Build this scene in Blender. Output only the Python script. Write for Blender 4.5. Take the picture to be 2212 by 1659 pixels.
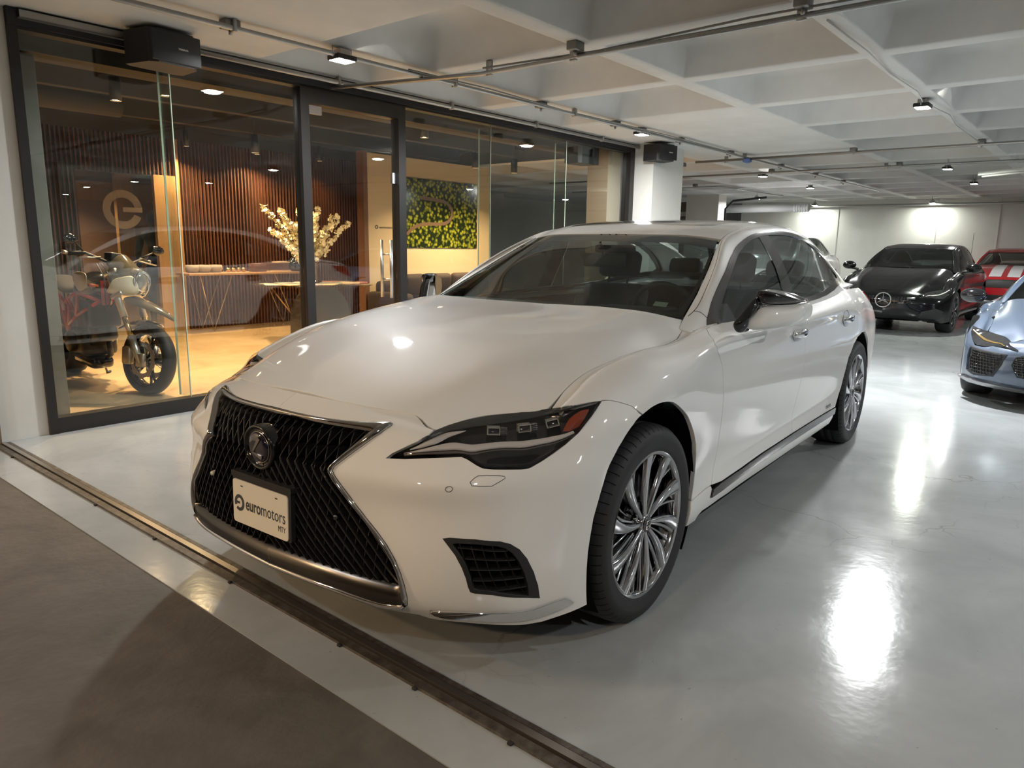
import bpy, bmesh, math, random
import numpy as np
from mathutils import Vector, Matrix
from mathutils.geometry import delaunay_2d_cdt
PI = math.pi
#SURF-BEGIN
def spline_mat(n):
    # control points of a uniform cubic B-spline that interpolates n data points (natural ends)
    A = np.zeros((n + 2, n + 2))
    for i in range(n):
        A[i + 1, i:i + 3] = (1 / 6, 4 / 6, 1 / 6)
    A[0, 0:3] = (1, -2, 1)
    A[n + 1, n - 1:n + 2] = (1, -2, 1)
    return np.linalg.inv(A)

class Surf:
    """smooth surface through a net of points, u along rows, v along columns"""
    def __init__(s, net):
        P = np.array(net, float)
        s.nu, s.nv = P.shape[:2]
        Mu, Mv = spline_mat(s.nu), spline_mat(s.nv)
        Q = np.zeros((s.nu + 2, s.nv, 3)); Q[1:-1] = P
        Q = np.einsum('ij,jkl->ikl', Mu, Q)
        R = np.zeros((s.nu + 2, s.nv + 2, 3)); R[:, 1:-1] = Q
        s.C = np.einsum('ij,kjl->kil', Mv, R)
    @staticmethod
    def w(t):
        return np.array([(1 - t) ** 3, 3 * t ** 3 - 6 * t ** 2 + 4, -3 * t ** 3 + 3 * t ** 2 + 3 * t + 1, t ** 3]) / 6
    @staticmethod
    def dw(t):
        return np.array([-(1 - t) ** 2, 3 * t ** 2 - 4 * t, -3 * t ** 2 + 2 * t + 1, t ** 2]) / 2
    def ev(s, u, v, dr=False):
        u = np.atleast_1d(np.asarray(u, float)); v = np.atleast_1d(np.asarray(v, float))
        iu = np.clip(np.floor(u).astype(int), 0, s.nu - 2); iv = np.clip(np.floor(v).astype(int), 0, s.nv - 2)
        tu, tv = u - iu, v - iv
        wu, wv = s.w(tu), s.w(tv)
        G = np.stack([np.stack([s.C[iu + a, iv + b] for b in range(4)]) for a in range(4)])
        P = np.einsum('an,bn,abnl->nl', wu, wv, G)
        if not dr: return P
        Du = np.einsum('an,bn,abnl->nl', s.dw(tu), wv, G)
        Dv = np.einsum('an,bn,abnl->nl', wu, s.dw(tv), G)
        return P, Du, Dv
    def nrm(s, u, v):
        P, a, b = s.ev(u, v, True)
        n = np.cross(a, b); L = np.linalg.norm(n, axis=1, keepdims=True)
        return P, n / np.maximum(L, 1e-9)

def rows_net(rows):
    return [[tuple(p) for p in r] for r in rows]

# ---- saloon body: front axle at x=0, x forward, y to the car's left, z up (metres)
_low = [(.93, .55), (.925, .45), (.935, .36), (.94, .30), (.93, .25)]
def _r(x, top, side):
    out = []
    for q in top + side:
        out.append((x, q[0], q[1]) if len(q) == 2 else q)
    return out
M_ROWS = [
 [(.815,0,.832),(.80,.22,.828),(.755,.42,.815),(.70,.53,.80),(.62,.635,.785),(.58,.72,.765),(.57,.79,.745),(.56,.84,.72),(.55,.88,.69),(.55,.90,.65),(.55,.91,.60),(.55,.91,.52),(.55,.91,.44),(.55,.91,.36),(.55,.91,.30),(.55,.90,.25)],
 [(.64,0,.892),(.635,.22,.889),(.62,.42,.875),(.585,.55,.848),(.53,.675,.795),(.515,.74,.788),(.51,.80,.775),(.50,.855,.752),(.49,.895,.72),(.48,.918,.67),(.48,.93,.60),(.48,.93,.52),(.48,.93,.44),(.48,.93,.36),(.48,.93,.30),(.48,.92,.25)],
 _r(.44, [(0,.950),(.22,.948),(.42,.938),(.57,.908),(.752,.812),(.79,.822),(.83,.822),(.872,.803)], [(.905,.76),(.93,.70),(.94,.60),(.94,.52),(.94,.44),(.94,.36),(.94,.30),(.93,.25)]),
 _r(.25, [(0,1.0),(.22,.999),(.42,.992),(.60,.962),(.757,.892),(.80,.903),(.848,.894),(.893,.865)], [(.925,.805),(.942,.74),(.947,.64),(.947,.54),(.947,.45),(.947,.36),(.945,.30),(.935,.25)]),
 _r(.05, [(0,1.036),(.22,1.035),(.42,1.028),(.63,.998),(.758,.933),(.806,.952),(.857,.946),(.907,.912)], [(.94,.855),(.953,.79),(.955,.69),(.953,.57),(.95,.46),(.95,.37),(.945,.30),(.935,.25)]),
 _r(-.15, [(0,1.063),(.22,1.062),(.42,1.055),(.65,1.022),(.76,.952),(.812,.966),(.86,.959),(.912,.927)], [(.942,.87),(.951,.79),(.951,.69),(.948,.57),(.945,.46),(.945,.37),(.943,.30),(.932,.25)]),
 _r(-.35, [(0,1.085),(.22,1.084),(.42,1.078),(.67,1.04),(.762,.958),(.818,.970),(.866,.964),(.917,.94)], [(.935,.885),(.941,.79),(.941,.68),(.935,.56),(.932,.46),(.94,.37),(.943,.30),(.932,.25)]),
 _r(-.55, [(0,1.105),(.22,1.104),(.42,1.098),(.685,1.052),(.765,.978),(.82,.993),(.868,.984),(.924,.965)], [(.926,.905),(.932,.79),(.935,.67),(.927,.54),(.927,.44),(.943,.37),(.945,.30),(.932,.25)]),
 _r(-.85, [(0,1.08),(.22,1.08),(.42,1.075),(.66,1.05),(.755,1.03),(.81,1.017),(.857,1.003),(.926,.973)], [(.924,.91),(.932,.79),(.936,.67),(.928,.54),(.928,.44),(.946,.375),(.948,.31),(.933,.26)]),
 _r(-1.3, [(0,1.04),(.22,1.04),(.42,1.04),(.66,1.03),(.75,1.02),(.805,1.015),(.855,1.003),(.928,.972)], [(.926,.91),(.936,.79),(.94,.67),(.932,.54),(.93,.44),(.948,.375),(.95,.31),(.935,.26)]),
 _r(-1.8, [(0,1.04),(.22,1.04),(.42,1.04),(.66,1.03),(.75,1.022),(.805,1.017),(.855,1.006),(.929,.974)], [(.929,.91),(.94,.79),(.943,.67),(.934,.54),(.931,.44),(.949,.375),(.951,.31),(.935,.26)]),
 _r(-2.3, [(0,1.05),(.22,1.05),(.42,1.05),(.66,1.04),(.75,1.033),(.80,1.028),(.852,1.016),(.928,.98)], [(.933,.91),(.946,.79),(.948,.67),(.938,.54),(.933,.44),(.949,.375),(.951,.31),(.935,.26)]),
 _r(-2.7, [(0,1.07),(.22,1.07),(.42,1.07),(.65,1.06),(.745,1.052),(.795,1.045),(.845,1.028),(.92,.988)], [(.938,.91),(.952,.79),(.955,.68),(.948,.56),(.945,.46),(.948,.375),(.95,.31),(.935,.26)]),
 _r(-3.1, [(0,1.10),(.22,1.10),(.42,1.10),(.62,1.095),(.725,1.085),(.78,1.068),(.833,1.035),(.905,.985)], [(.938,.91),(.956,.80),(.958,.69),(.955,.57),(.95,.46),(.948,.375),(.945,.31),(.93,.26)]),
 _r(-3.5, [(0,1.115),(.22,1.115),(.42,1.113),(.60,1.105),(.70,1.09),(.755,1.068),(.805,1.03),(.865,.97)], [(.90,.895),(.92,.79),(.923,.68),(.92,.56),(.93,.46),(.925,.37),(.92,.31),(.905,.26)]),
 _r(-3.9, [(0,1.10),(.22,1.10),(.42,1.098),(.57,1.09),(.66,1.078),(.72,1.055),(.77,1.01),(.82,.945)], [(.86,.865),(.88,.77),(.882,.66),(.88,.55),(.87,.45),(.86,.37),(.85,.31),(.835,.27)]),
 _r(-4.2, [(0,1.06),(.20,1.06),(.38,1.055),(.50,1.045),(.58,1.03),(.63,1.0),(.67,.955),(.71,.895)], [(.745,.82),(.765,.73),(.77,.62),(.765,.52),(.755,.44),(.745,.37),(.735,.32),(.72,.29)]),
]
G_ROWS = [
 [(-.50,0,1.068),(-.53,.32,1.064),(-.585,.58,1.054),(-.655,.745,1.038),(-.70,.79,1.015),(-.74,.822,.995),(-.78,.85,.975)],
 [(-.77,0,1.175),(-.795,.31,1.17),(-.84,.54,1.16),(-.885,.695,1.145),(-.90,.742,1.145),(-.93,.80,1.06),(-.96,.848,.975)],
 [(-1.04,0,1.302),(-1.06,.30,1.298),(-1.09,.51,1.28),(-1.13,.645,1.262),(-1.125,.693,1.265),(-1.15,.785,1.12),(-1.18,.85,.975)],
 [(-1.32,0,1.408),(-1.335,.28,1.405),(-1.36,.47,1.395),(-1.385,.59,1.377),(-1.37,.64,1.36),(-1.40,.768,1.17),(-1.42,.85,.98)],
 _r(-1.65, [(0,1.475),(.28,1.473),(.47,1.463),(.59,1.44),(.65,1.40),(.762,1.19),(.85,.98)], []),
 _r(-2.0, [(0,1.503),(.28,1.50),(.47,1.489),(.592,1.462),(.655,1.405),(.762,1.20),(.85,.985)], []),
 _r(-2.4, [(0,1.503),(.28,1.50),(.47,1.49),(.592,1.463),(.655,1.395),(.758,1.195),(.848,.995)], []),
 _r(-2.8, [(0,1.47),(.28,1.467),(.46,1.457),(.588,1.428),(.655,1.345),(.75,1.165),(.84,1.01)], []),
 _r(-3.15, [(0,1.405),(.27,1.40),(.45,1.388),(.58,1.352),(.66,1.26),(.74,1.12),(.83,1.015)], []),
 _r(-3.5, [(0,1.295),(.26,1.29),(.44,1.275),(.575,1.238),(.67,1.155),(.73,1.06),(.81,1.0)], []),
 _r(-3.8, [(0,1.165),(.25,1.16),(.43,1.148),(.57,1.12),(.67,1.07),(.72,1.01),(.78,.97)], []),
]
_bz = [.18,.24,.30,.40,.50,.59,.66,.72,.78]
_bx = [ # y, x at each height
 (0,   [.86,.90,.925,.945,.952,.955,.952,.935,.90,  .80, .838]),
 (.20, [.85,.89,.915,.937,.945,.947,.944,.925,.885, .79, .833]),
 (.34, [.83,.875,.90,.92,.926,.925,.925,.892,.85, .765,.825]),
 (.48, [.795,.845,.88,.893,.89,.882,.882,.845,.80, .72,.812]),
 (.60, [.75,.805,.845,.858,.85,.838,.838,.785,.73, .64,.795]),
 (.72, [.68,.735,.775,.79,.78,.765,.758,.70,.64, .52,.80,.70]),
 (.81, [.60,.65,.685,.70,.69,.67,.655,.60,.54, .40,.828,.80]),
 (.875,[.50,.53,.55,.56,.55,.54,.53,.48,.43, .315,.857,.875]),
 (.925,[.40,.41,.415,.415,.41,.405,.40,.36,.32, .205,.838,.922]),
 (.952,[.20,.20,.20,.20,.20,.20,.20,.19,.165, .11,.80,.951]),
]
B_ROWS = []
for _y, _xs in _bx:
    r = [(_xs[i], _y, _bz[i]) for i in range(9)]
    B_ROWS.append(r + [(_xs[9], _xs[11] if len(_xs) > 11 else _y, _xs[10])])
SM, SG, SB = Surf(M_ROWS), Surf(G_ROWS), Surf(B_ROWS)
#SURF-END
# ------------------------------------------------------------------ helpers
for o in list(bpy.data.objects): bpy.data.objects.remove(o)
SC = bpy.context.scene
COL = SC.collection
rnd = random.Random(7)

def mat(name, col, rough=.5, metal=0., coat=0., spec=.5, emit=None, es=0., coat_rough=.03, bump=None, var=None, alpha=None):
    m = bpy.data.materials.new(name); m.use_nodes = True
    nt = m.node_tree; b = nt.nodes['Principled BSDF']
    b.inputs['Base Color'].default_value = (*col, 1); b.inputs['Roughness'].default_value = rough
    b.inputs['Metallic'].default_value = metal; b.inputs['Coat Weight'].default_value = coat
    b.inputs['Coat Roughness'].default_value = coat_rough; b.inputs['Specular IOR Level'].default_value = spec
    if emit: b.inputs['Emission Color'].default_value = (*emit, 1); b.inputs['Emission Strength'].default_value = es
    if bump or var:
        tc = nt.nodes.new('ShaderNodeTexCoord')
    if bump:
        n = nt.nodes.new('ShaderNodeTexNoise'); n.inputs['Scale'].default_value = bump[0]; n.inputs['Detail'].default_value = 5
        bp = nt.nodes.new('ShaderNodeBump'); bp.inputs['Strength'].default_value = bump[1]; bp.inputs['Distance'].default_value = bump[2]
        nt.links.new(tc.outputs['Object'], n.inputs['Vector']); nt.links.new(n.outputs['Fac'], bp.inputs['Height'])
        nt.links.new(bp.outputs['Normal'], b.inputs['Normal'])
    if var:
        n = nt.nodes.new('ShaderNodeTexNoise'); n.inputs['Scale'].default_value = var[0]; n.inputs['Detail'].default_value = 6; n.inputs['Roughness'].default_value = .62
        r = nt.nodes.new('ShaderNodeValToRGB'); r.color_ramp.elements[0].position = .3; r.color_ramp.elements[1].position = .7
        r.color_ramp.elements[0].color = (*var[1], 1); r.color_ramp.elements[1].color = (*var[2], 1)
        if len(var) > 3:
            mp = nt.nodes.new('ShaderNodeMapping'); mp.inputs['Scale'].default_value = var[3]
            nt.links.new(tc.outputs['Object'], mp.inputs['Vector']); nt.links.new(mp.outputs['Vector'], n.inputs['Vector'])
        else: nt.links.new(tc.outputs['Object'], n.inputs['Vector'])
        nt.links.new(n.outputs['Fac'], r.inputs['Fac']); nt.links.new(r.outputs['Color'], b.inputs['Base Color'])
    return m

def glass_mat(name, tint=(.9, .93, .92), ior=1.5, rough=0., refl=1.):
    """thin pane: see-through, mirror-like by Fresnel"""
    m = bpy.data.materials.new(name); m.use_nodes = True
    nt = m.node_tree; nt.nodes.remove(nt.nodes['Principled BSDF'])
    out = nt.nodes['Material Output']
    t = nt.nodes.new('ShaderNodeBsdfTransparent'); t.inputs['Color'].default_value = (*tint, 1)
    g = nt.nodes.new('ShaderNodeBsdfGlossy'); g.inputs['Roughness'].default_value = rough; g.inputs['Color'].default_value = (refl, refl, refl, 1)
    f = nt.nodes.new('ShaderNodeFresnel'); f.inputs['IOR'].default_value = ior
    geo = nt.nodes.new('ShaderNodeNewGeometry')
    inv = nt.nodes.new('ShaderNodeMix'); inv.data_type = 'FLOAT'
    inv.inputs['A'].default_value = ior; inv.inputs['B'].default_value = 1 / ior   # fresnel already inverts on backfaces: undo it
    nt.links.new(geo.outputs['Backfacing'], inv.inputs['Factor']); nt.links.new(inv.outputs['Result'], f.inputs['IOR'])
    mx = nt.nodes.new('ShaderNodeMixShader')
    nt.links.new(f.outputs['Fac'], mx.inputs['Fac']); nt.links.new(t.outputs[0], mx.inputs[1]); nt.links.new(g.outputs[0], mx.inputs[2])
    nt.links.new(mx.outputs[0], out.inputs['Surface'])
    return m

M = {}
M['pearl'] = mat('pearl_white_paint', (.82, .81, .78), .55, 0, 1., .5)
M['black_gloss'] = mat('piano_black', (.006, .006, .007), .12, 0, .6)
M['black_paint'] = mat('black_paint', (.004, .004, .005), .15, 0, .35, .3)
M['black_mat'] = mat('black_plastic', (.016, .016, .017), .55)
M['void'] = mat('dark_cavity', (.004, .004, .004), .9, spec=.1)
M['chrome'] = mat('chrome', (.82, .82, .84), .06, 1.)
M['dark_chrome'] = mat('smoked_chrome', (.16, .15, .15), .12, 1.)
M['satin'] = mat('satin_metal', (.36, .36, .37), .28, 1.)
M['rim'] = mat('polished_alloy', (.52, .52, .54), .09, 1.)
M['grille'] = mat('grille_gloss', (.012, .012, .013), .15, 0, .8)
M['rubber'] = mat('tyre_rubber', (.013, .013, .014), .62, bump=(400, .3, .0006))
M['silver_plastic'] = mat('silver_plastic', (.42, .40, .39), .3, .5)
M['clear'] = glass_mat('lamp_cover', (.96, .96, .96), 1.45)
M['windscreen'] = glass_mat('windscreen_glass', (.50, .57, .53), 1.5)
M['sideglass'] = glass_mat('tinted_side_glass', (.22, .26, .25), 1.5)
M['amber'] = mat('amber_reflector', (.25, .035, .008), .2, 0, .6)
M['red_lamp'] = mat('red_lamp', (.35, .01, .01), .15, 0, .8)
M['interior'] = mat('cabin_leather', (.035, .037, .037), .5)
M['interior2'] = mat('dashboard_vinyl', (.06, .07, .072), .5)
M['plate'] = mat('plate_paint', (.78, .73, .62), .45)
M['ink'] = mat('plate_ink', (.05, .055, .06), .5)
M['seam'] = mat('seam_line', (.03, .03, .03), .6)
M['mirror_glass'] = mat('mirror_glass', (.8, .8, .8), .02, 1.)
M['logo_blue'] = mat('emblem_glass', (.006, .006, .02), .04, 0, 1.)
M['steel'] = mat('brushed_steel', (.5, .5, .5), .3, 1.)

def mesh_obj(name, verts, faces, m, parent=None, normals=None, smooth=True):
    me = bpy.data.meshes.new(name)
    me.from_pydata([tuple(v) for v in verts], [], [tuple(f) for f in faces])
    if m is not None: me.materials.append(m)
    if smooth: me.polygons.foreach_set('use_smooth', [True] * len(me.polygons))
    me.update()
    if normals is not None:
        me.normals_split_custom_set_from_vertices([tuple(n) for n in normals])
    o = bpy.data.objects.new(name, me); COL.objects.link(o)
    if parent: o.parent = parent
    return o

def thing(name, label, cat, loc=(0, 0, 0), rz=0., group=None, scale=None):
    o = bpy.data.objects.new(name, None); COL.objects.link(o); o.empty_display_size = .1
    o.location = loc; o.rotation_euler = (0, 0, rz); o['label'] = label; o['category'] = cat
    if group: o['group'] = group
    return o
def tag(o, label, cat, group=None, kind=None):
    o['label'] = label; o['category'] = cat
    if group: o['group'] = group
    if kind: o['kind'] = kind
    return o
def struct(o):
    o['kind'] = 'structure'; return o

class MB:
    """collects shapes into one mesh"""
    def __init__(s): s.v = []; s.f = []; s.sm = []
    def add(s, v, f, sm=True):
        n = len(s.v); s.v += [tuple(q) for q in v]; s.f += [tuple(i + n for i in q) for q in f]; s.sm += [sm] * len(f); return s
    def box(s, x0, x1, y0, y1, z0, z1, mt=None):
        v = [(x, y, z) for x in (x0, x1) for y in (y0, y1) for z in (z0, z1)]
        if mt is not None: v = [tuple(mt @ Vector(q)) for q in v]
        return s.add(v, [(0, 1, 3, 2), (4, 6, 7, 5), (0, 4, 5, 1), (2, 3, 7, 6), (0, 2, 6, 4), (1, 5, 7, 3)], False)
    def rbox(s, x0, x1, y0, y1, z0, z1, r=.01, seg=2, mt=None):
        bm = bmesh.new(); bmesh.ops.create_cube(bm, size=1)
        for v in bm.verts: v.co = Vector(((x0 + x1) / 2 + v.co.x * (x1 - x0), (y0 + y1) / 2 + v.co.y * (y1 - y0), (z0 + z1) / 2 + v.co.z * (z1 - z0)))
        bmesh.ops.bevel(bm, geom=bm.edges[:], offset=min(r, (x1 - x0) * .49, (y1 - y0) * .49, (z1 - z0) * .49), segments=seg, affect='EDGES', profile=.5)
        if mt is not None: bmesh.ops.transform(bm, matrix=mt, verts=bm.verts)
        s.add([v.co.copy() for v in bm.verts], [[v.index for v in f.verts] for f in bm.faces], True); bm.free(); return s
    def tube(s, pts, r, n=8, caps=True, closed=False):
        pts = [Vector(p) for p in pts]; rs = r if isinstance(r, (list, tuple)) else [r] * len(pts)
        rings = []; up = None
        for i, p in enumerate(pts):
            a = pts[i - 1] if (i > 0 or closed) else p; b = pts[(i + 1) % len(pts)] if (i < len(pts) - 1 or closed) else p
            d = (b - a).normalized()
            if up is None: up = d.orthogonal().normalized()
            up = (up - d * up.dot(d));
            if up.length < 1e-5: up = d.orthogonal()
            up.normalize(); w = d.cross(up)
            rings.append([p + (up * math.cos(2 * PI * k / n) + w * math.sin(2 * PI * k / n)) * rs[i] for k in range(n)])
        v = [q for rg in rings for q in rg]; f = []
        L = len(rings)
        for i in range(L if closed else L - 1):
            for k in range(n):
                a = i * n + k; b = i * n + (k + 1) % n; c = ((i + 1) % L) * n + (k + 1) % n; d = ((i + 1) % L) * n + k
                f.append((a, b, c, d))
        if caps and not closed: f += [tuple(range(n))[::-1], tuple((L - 1) * n + k for k in range(n))]
        return s.add(v, f)
    def lathe(s, prof, n=32, ax='z', c=(0, 0, 0), a0=0., a1=2 * PI):
        v = []; full = abs(a1 - a0 - 2 * PI) < 1e-6; m = n if full else n + 1
        for k in range(m):
            a = a0 + (a1 - a0) * k / n; ca, sa = math.cos(a), math.sin(a)
            for r, h in prof:
                q = {'z': (r * ca, r * sa, h), 'y': (r * ca, h, r * sa), 'x': (h, r * ca, r * sa)}[ax]
                v.append((q[0] + c[0], q[1] + c[1], q[2] + c[2]))
        L = len(prof); f = []
        for k in range(n):
            for i in range(L - 1):
                a = k * L + i; b = ((k + 1) % m) * L + i
                f.append((a, b, b + 1, a + 1))
        return s.add(v, f)
    def sphere(s, c, r, n=12, m=8, sc=(1, 1, 1)):
        prof = [(math.sin(PI * i / m) * r, -math.cos(PI * i / m) * r) for i in range(m + 1)]
        k0 = len(s.v); s.lathe(prof, n)
        for i in range(k0, len(s.v)):
            q = s.v[i]; s.v[i] = (q[0] * sc[0] + c[0], q[1] * sc[1] + c[1], q[2] * sc[2] + c[2])
        return s
    def cyl(s, a, b, r, n=12): return s.tube([a, b], r, n)
    def prism(s, poly, z0, z1, mt=None):
        n = len(poly); v = [(p[0], p[1], z0) for p in poly] + [(p[0], p[1], z1) for p in poly]
        if mt is not None: v = [tuple(mt @ Vector(q)) for q in v]
        return s.add(v, [tuple(range(n))[::-1], tuple(range(n, 2 * n))] + [(i, (i + 1) % n, n + (i + 1) % n, n + i) for i in range(n)], False)
    def build(s, name, m, parent=None, loc=None, rot=None):
        me = bpy.data.meshes.new(name); me.from_pydata(s.v, [], s.f); me.materials.append(m)
        me.polygons.foreach_set('use_smooth', s.sm)
        bm = bmesh.new(); bm.from_mesh(me); bmesh.ops.recalc_face_normals(bm, faces=bm.faces[:]); bm.to_mesh(me); bm.free()
        me.update()
        o = bpy.data.objects.new(name, me); COL.objects.link(o)
        if parent: o.parent = parent
        if loc is not None: o.location = loc
        if rot is not None: o.rotation_euler = rot
        return o

def pip(poly, x, y):
    """points in polygon"""
    x = np.asarray(x); y = np.asarray(y); c = np.zeros(x.shape, bool); n = len(poly); j = n - 1
    for i in range(n):
        xi, yi = poly[i]; xj, yj = poly[j]
        k = ((yi > y) != (yj > y)); 
        with np.errstate(divide='ignore', invalid='ignore'): t = (xj - xi) * (y - yi) / (yj - yi + 1e-12) + xi
        c ^= k & (x < t); j = i
    return c

def dens(poly, step, S, closed=True):
    out = []; n = len(poly)
    for i in range(n if closed else n - 1):
        a = np.array(poly[i], float); b = np.array(poly[(i + 1) % n], float)
        P = S.ev([a[0], b[0]], [a[1], b[1]]); k = max(1, int(np.ceil(np.linalg.norm(P[1] - P[0]) / step)))
        out += [tuple(a + (b - a) * t / k) for t in range(k)]
    if not closed: out.append(tuple(poly[-1]))
    return out

def smooth_line(pts, it=1):
    """Chaikin corner cutting of an open polyline, ends kept"""
    for _ in range(it):
        o = [pts[0]]
        for a, b in zip(pts[:-1], pts[1:]):
            a = np.array(a); b = np.array(b)
            o += [tuple(a * .75 + b * .25), tuple(a * .25 + b * .75)]
        o.append(pts[-1]); pts = o
    return pts

def shrink(S, poly, g):
    n = len(poly); U = np.array(poly)
    P, Du, Dv = S.ev(U[:, 0], U[:, 1], True)
    a = np.linalg.norm(Du, axis=1) + 1e-6; b = np.linalg.norm(Dv, axis=1) + 1e-6
    area = 0.5 * np.sum(U[:, 0] * np.roll(U[:, 1], -1) - np.roll(U[:, 0], -1) * U[:, 1])
    sg = 1 if area > 0 else -1
    pr = np.roll(U, 1, 0); nx = np.roll(U, -1, 0)
    def nr(d):
        q = np.stack([-d[:, 1] * b, d[:, 0] * a], 1) * sg
        return q / np.maximum(np.linalg.norm(q, axis=1, keepdims=True), 1e-9)
    n1, n2 = nr(U - pr), nr(nx - U)
    m = n1 + n2; m /= np.maximum(np.linalg.norm(m, axis=1, keepdims=True), .35)
    m /= np.maximum((m * n1).sum(1, keepdims=True), .5)
    return np.stack([U[:, 0] + m[:, 0] * g / a, U[:, 1] + m[:, 1] * g / b], 1), m

def panel(name, S, poly, m, parent, side=1, step=.03, gap=.002, holes=(), off=0., depth=.018, mirror=False, flange=True, su=None, sv=None, xf=None):
    """a trimmed piece of surface S: poly in (u, v); mirror joins both halves at y=0"""
    poly = [tuple(p) for p in poly]
    P = dens(poly, step, S)
    if gap: 
        Q, _ = shrink(S, P, gap)
        if mirror:
            K = S.ev([p[0] for p in P], [p[1] for p in P])
            Q = np.array([(q[0], p[1]) if abs(k[1]) < 1e-3 else tuple(q) for p, q, k in zip(P, Q, K)])
        P = [tuple(q) for q in Q]
    H = [dens(list(h), step, S) for h in holes]
    us = [p[0] for p in P]; vs = [p[1] for p in P]
    uc, vc = np.mean(us), np.mean(vs)
    _, Du, Dv = S.ev(uc, vc, True)
    su = su or float(np.linalg.norm(Du)); sv = sv or float(np.linalg.norm(Dv))
    gu = np.arange(min(us), max(us), step / su); gv = np.arange(min(vs), max(vs), step / sv)
    GU, GV = np.meshgrid(gu, gv, indexing='ij'); GU[:, ::2] += step / su * .5; GU = GU.ravel(); GV = GV.ravel()
    k = pip(P, GU, GV)
    for h in H: k &= ~pip(h, GU, GV)
    # keep grid points off the border
    B = np.array(P + [q for h in H for q in h])
    GU, GV = GU[k], GV[k]
    if len(GU):
        d = np.full(len(GU), 9.)
        for c in range(0, len(B), 400):
            bb = B[c:c + 400]
            d = np.minimum(d, np.sqrt(((GU[:, None] - bb[None, :, 0]) * su) ** 2 + ((GV[:, None] - bb[None, :, 1]) * sv) ** 2).min(1))
        k = d > step * .45; GU, GV = GU[k], GV[k]
    pts = [Vector((p[0] * su, p[1] * sv)) for p in P]; edges = [(i, (i + 1) % len(P)) for i in range(len(P))]
    for h in H:
        n0 = len(pts); pts += [Vector((p[0] * su, p[1] * sv)) for p in h]; edges += [(n0 + i, n0 + (i + 1) % len(h)) for i in range(len(h))]
    nb = len(pts)
    pts += [Vector((a * su, b * sv)) for a, b in zip(GU, GV)]
    r = delaunay_2d_cdt(pts, edges, [], 0, 1e-6)
    V2 = np.array([(p[0] / su, p[1] / sv) for p in r[0]]); F = np.array([f for f in r[2] if len(f) == 3])
    c = V2[F].mean(1); k = pip(P, c[:, 0], c[:, 1])
    for h in H: k &= ~pip(h, c[:, 0], c[:, 1])
    F = F[k]
    X, N = S.nrm(V2[:, 0], V2[:, 1])
    # outward: away from the car's inner axis
    ref = X - np.array([np.clip(X[:, 0].mean(), -3.2, .2), 0, .6])
    if (N * ref).sum(1).mean() < 0: N = -N
    X = X + N * off
    # face orientation to match normals
    fn = np.cross(X[F[:, 1]] - X[F[:, 0]], X[F[:, 2]] - X[F[:, 0]])
    fl = (fn * N[F[:, 0]]).sum(1) < 0; F[fl] = F[fl][:, ::-1]
    verts = X.tolist(); nors = N.tolist(); faces = F.tolist()
    if flange:
        # edges used once = border
        from collections import Counter
        cnt = Counter()
        for f in faces:
            for i in range(3): cnt[tuple(sorted((f[i], f[(i + 1) % 3])))] += 1
        bd = []
        for f in faces:
            for i in range(3):
                a, b = f[i], f[(i + 1) % 3]
                if cnt[tuple(sorted((a, b)))] == 1 and not (mirror and abs(X[a][1]) < 1e-3 and abs(X[b][1]) < 1e-3): bd.append((a, b))
        idx = {}
        for a, b in bd:
            t = X[b] - X[a]
            for q in (a, b):
                if q not in idx: idx[q] = [None, np.zeros(3)]
                idx[q][1] += np.cross(t, N[q])
        for q in idx:
            o = idx[q][1]; o = o / (np.linalg.norm(o) + 1e-9); idx[q][0] = len(verts)
            verts.append(X[q].tolist()); nors.append(((o * .7 + N[q] * .7)).tolist())
            verts.append((X[q] - N[q] * .003 + o * .0012).tolist()); nors.append(o.tolist())
            verts.append((X[q] - N[q] * depth).tolist()); nors.append(o.tolist())
        for a, b in bd:
            i, j = idx[a][0], idx[b][0]
            faces += [(i, i + 1, j + 1, j), (i + 1, i + 2, j + 2, j + 1)]
    verts = np.array(verts); nors = np.array(nors)
    if mirror:
        n = len(verts); v2 = verts * [1, -1, 1]; n2 = nors * [1, -1, 1]
        mp = {i: (i if abs(verts[i][1]) < 1e-4 and i < len(X) else n + i) for i in range(n)}
        faces = [tuple(f) for f in faces] + [tuple(mp[i] for i in f[::-1]) for f in faces]
        for i in range(n):
            if abs(verts[i][1]) < 1e-4: nors[i][1] = 0
        verts = np.vstack([verts, v2]); nors = np.vstack([nors, n2])
    elif side < 0:
        verts = verts * [1, -1, 1]; nors = nors * [1, -1, 1]; faces = [tuple(f[::-1]) for f in faces]
    if xf is not None: verts, nors = xf(verts, nors)
    return mesh_obj(name, verts, faces, m, parent, nors)

def strip_surf(name, rows, m, parent, side=1, smooth=True, xf=None):
    """quad strip through rows of 3D points (all the same length)"""
    R = np.array(rows, float); a, b = R.shape[:2]
    v = R.reshape(-1, 3) * [1, side, 1]
    f = [(i * b + j, i * b + j + 1, (i + 1) * b + j + 1, (i + 1) * b + j) for i in range(a - 1) for j in range(b - 1)]
    o = MB().add(v.tolist(), f, smooth).build(name, m, parent)
    return o

def resample(pts, n):
    P = np.array(pts, float); d = np.r_[0, np.cumsum(np.linalg.norm(np.diff(P, axis=0), axis=1))]
    t = np.linspace(0, d[-1], n)
    return np.stack([np.interp(t, d, P[:, k]) for k in range(P.shape[1])], 1)

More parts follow.
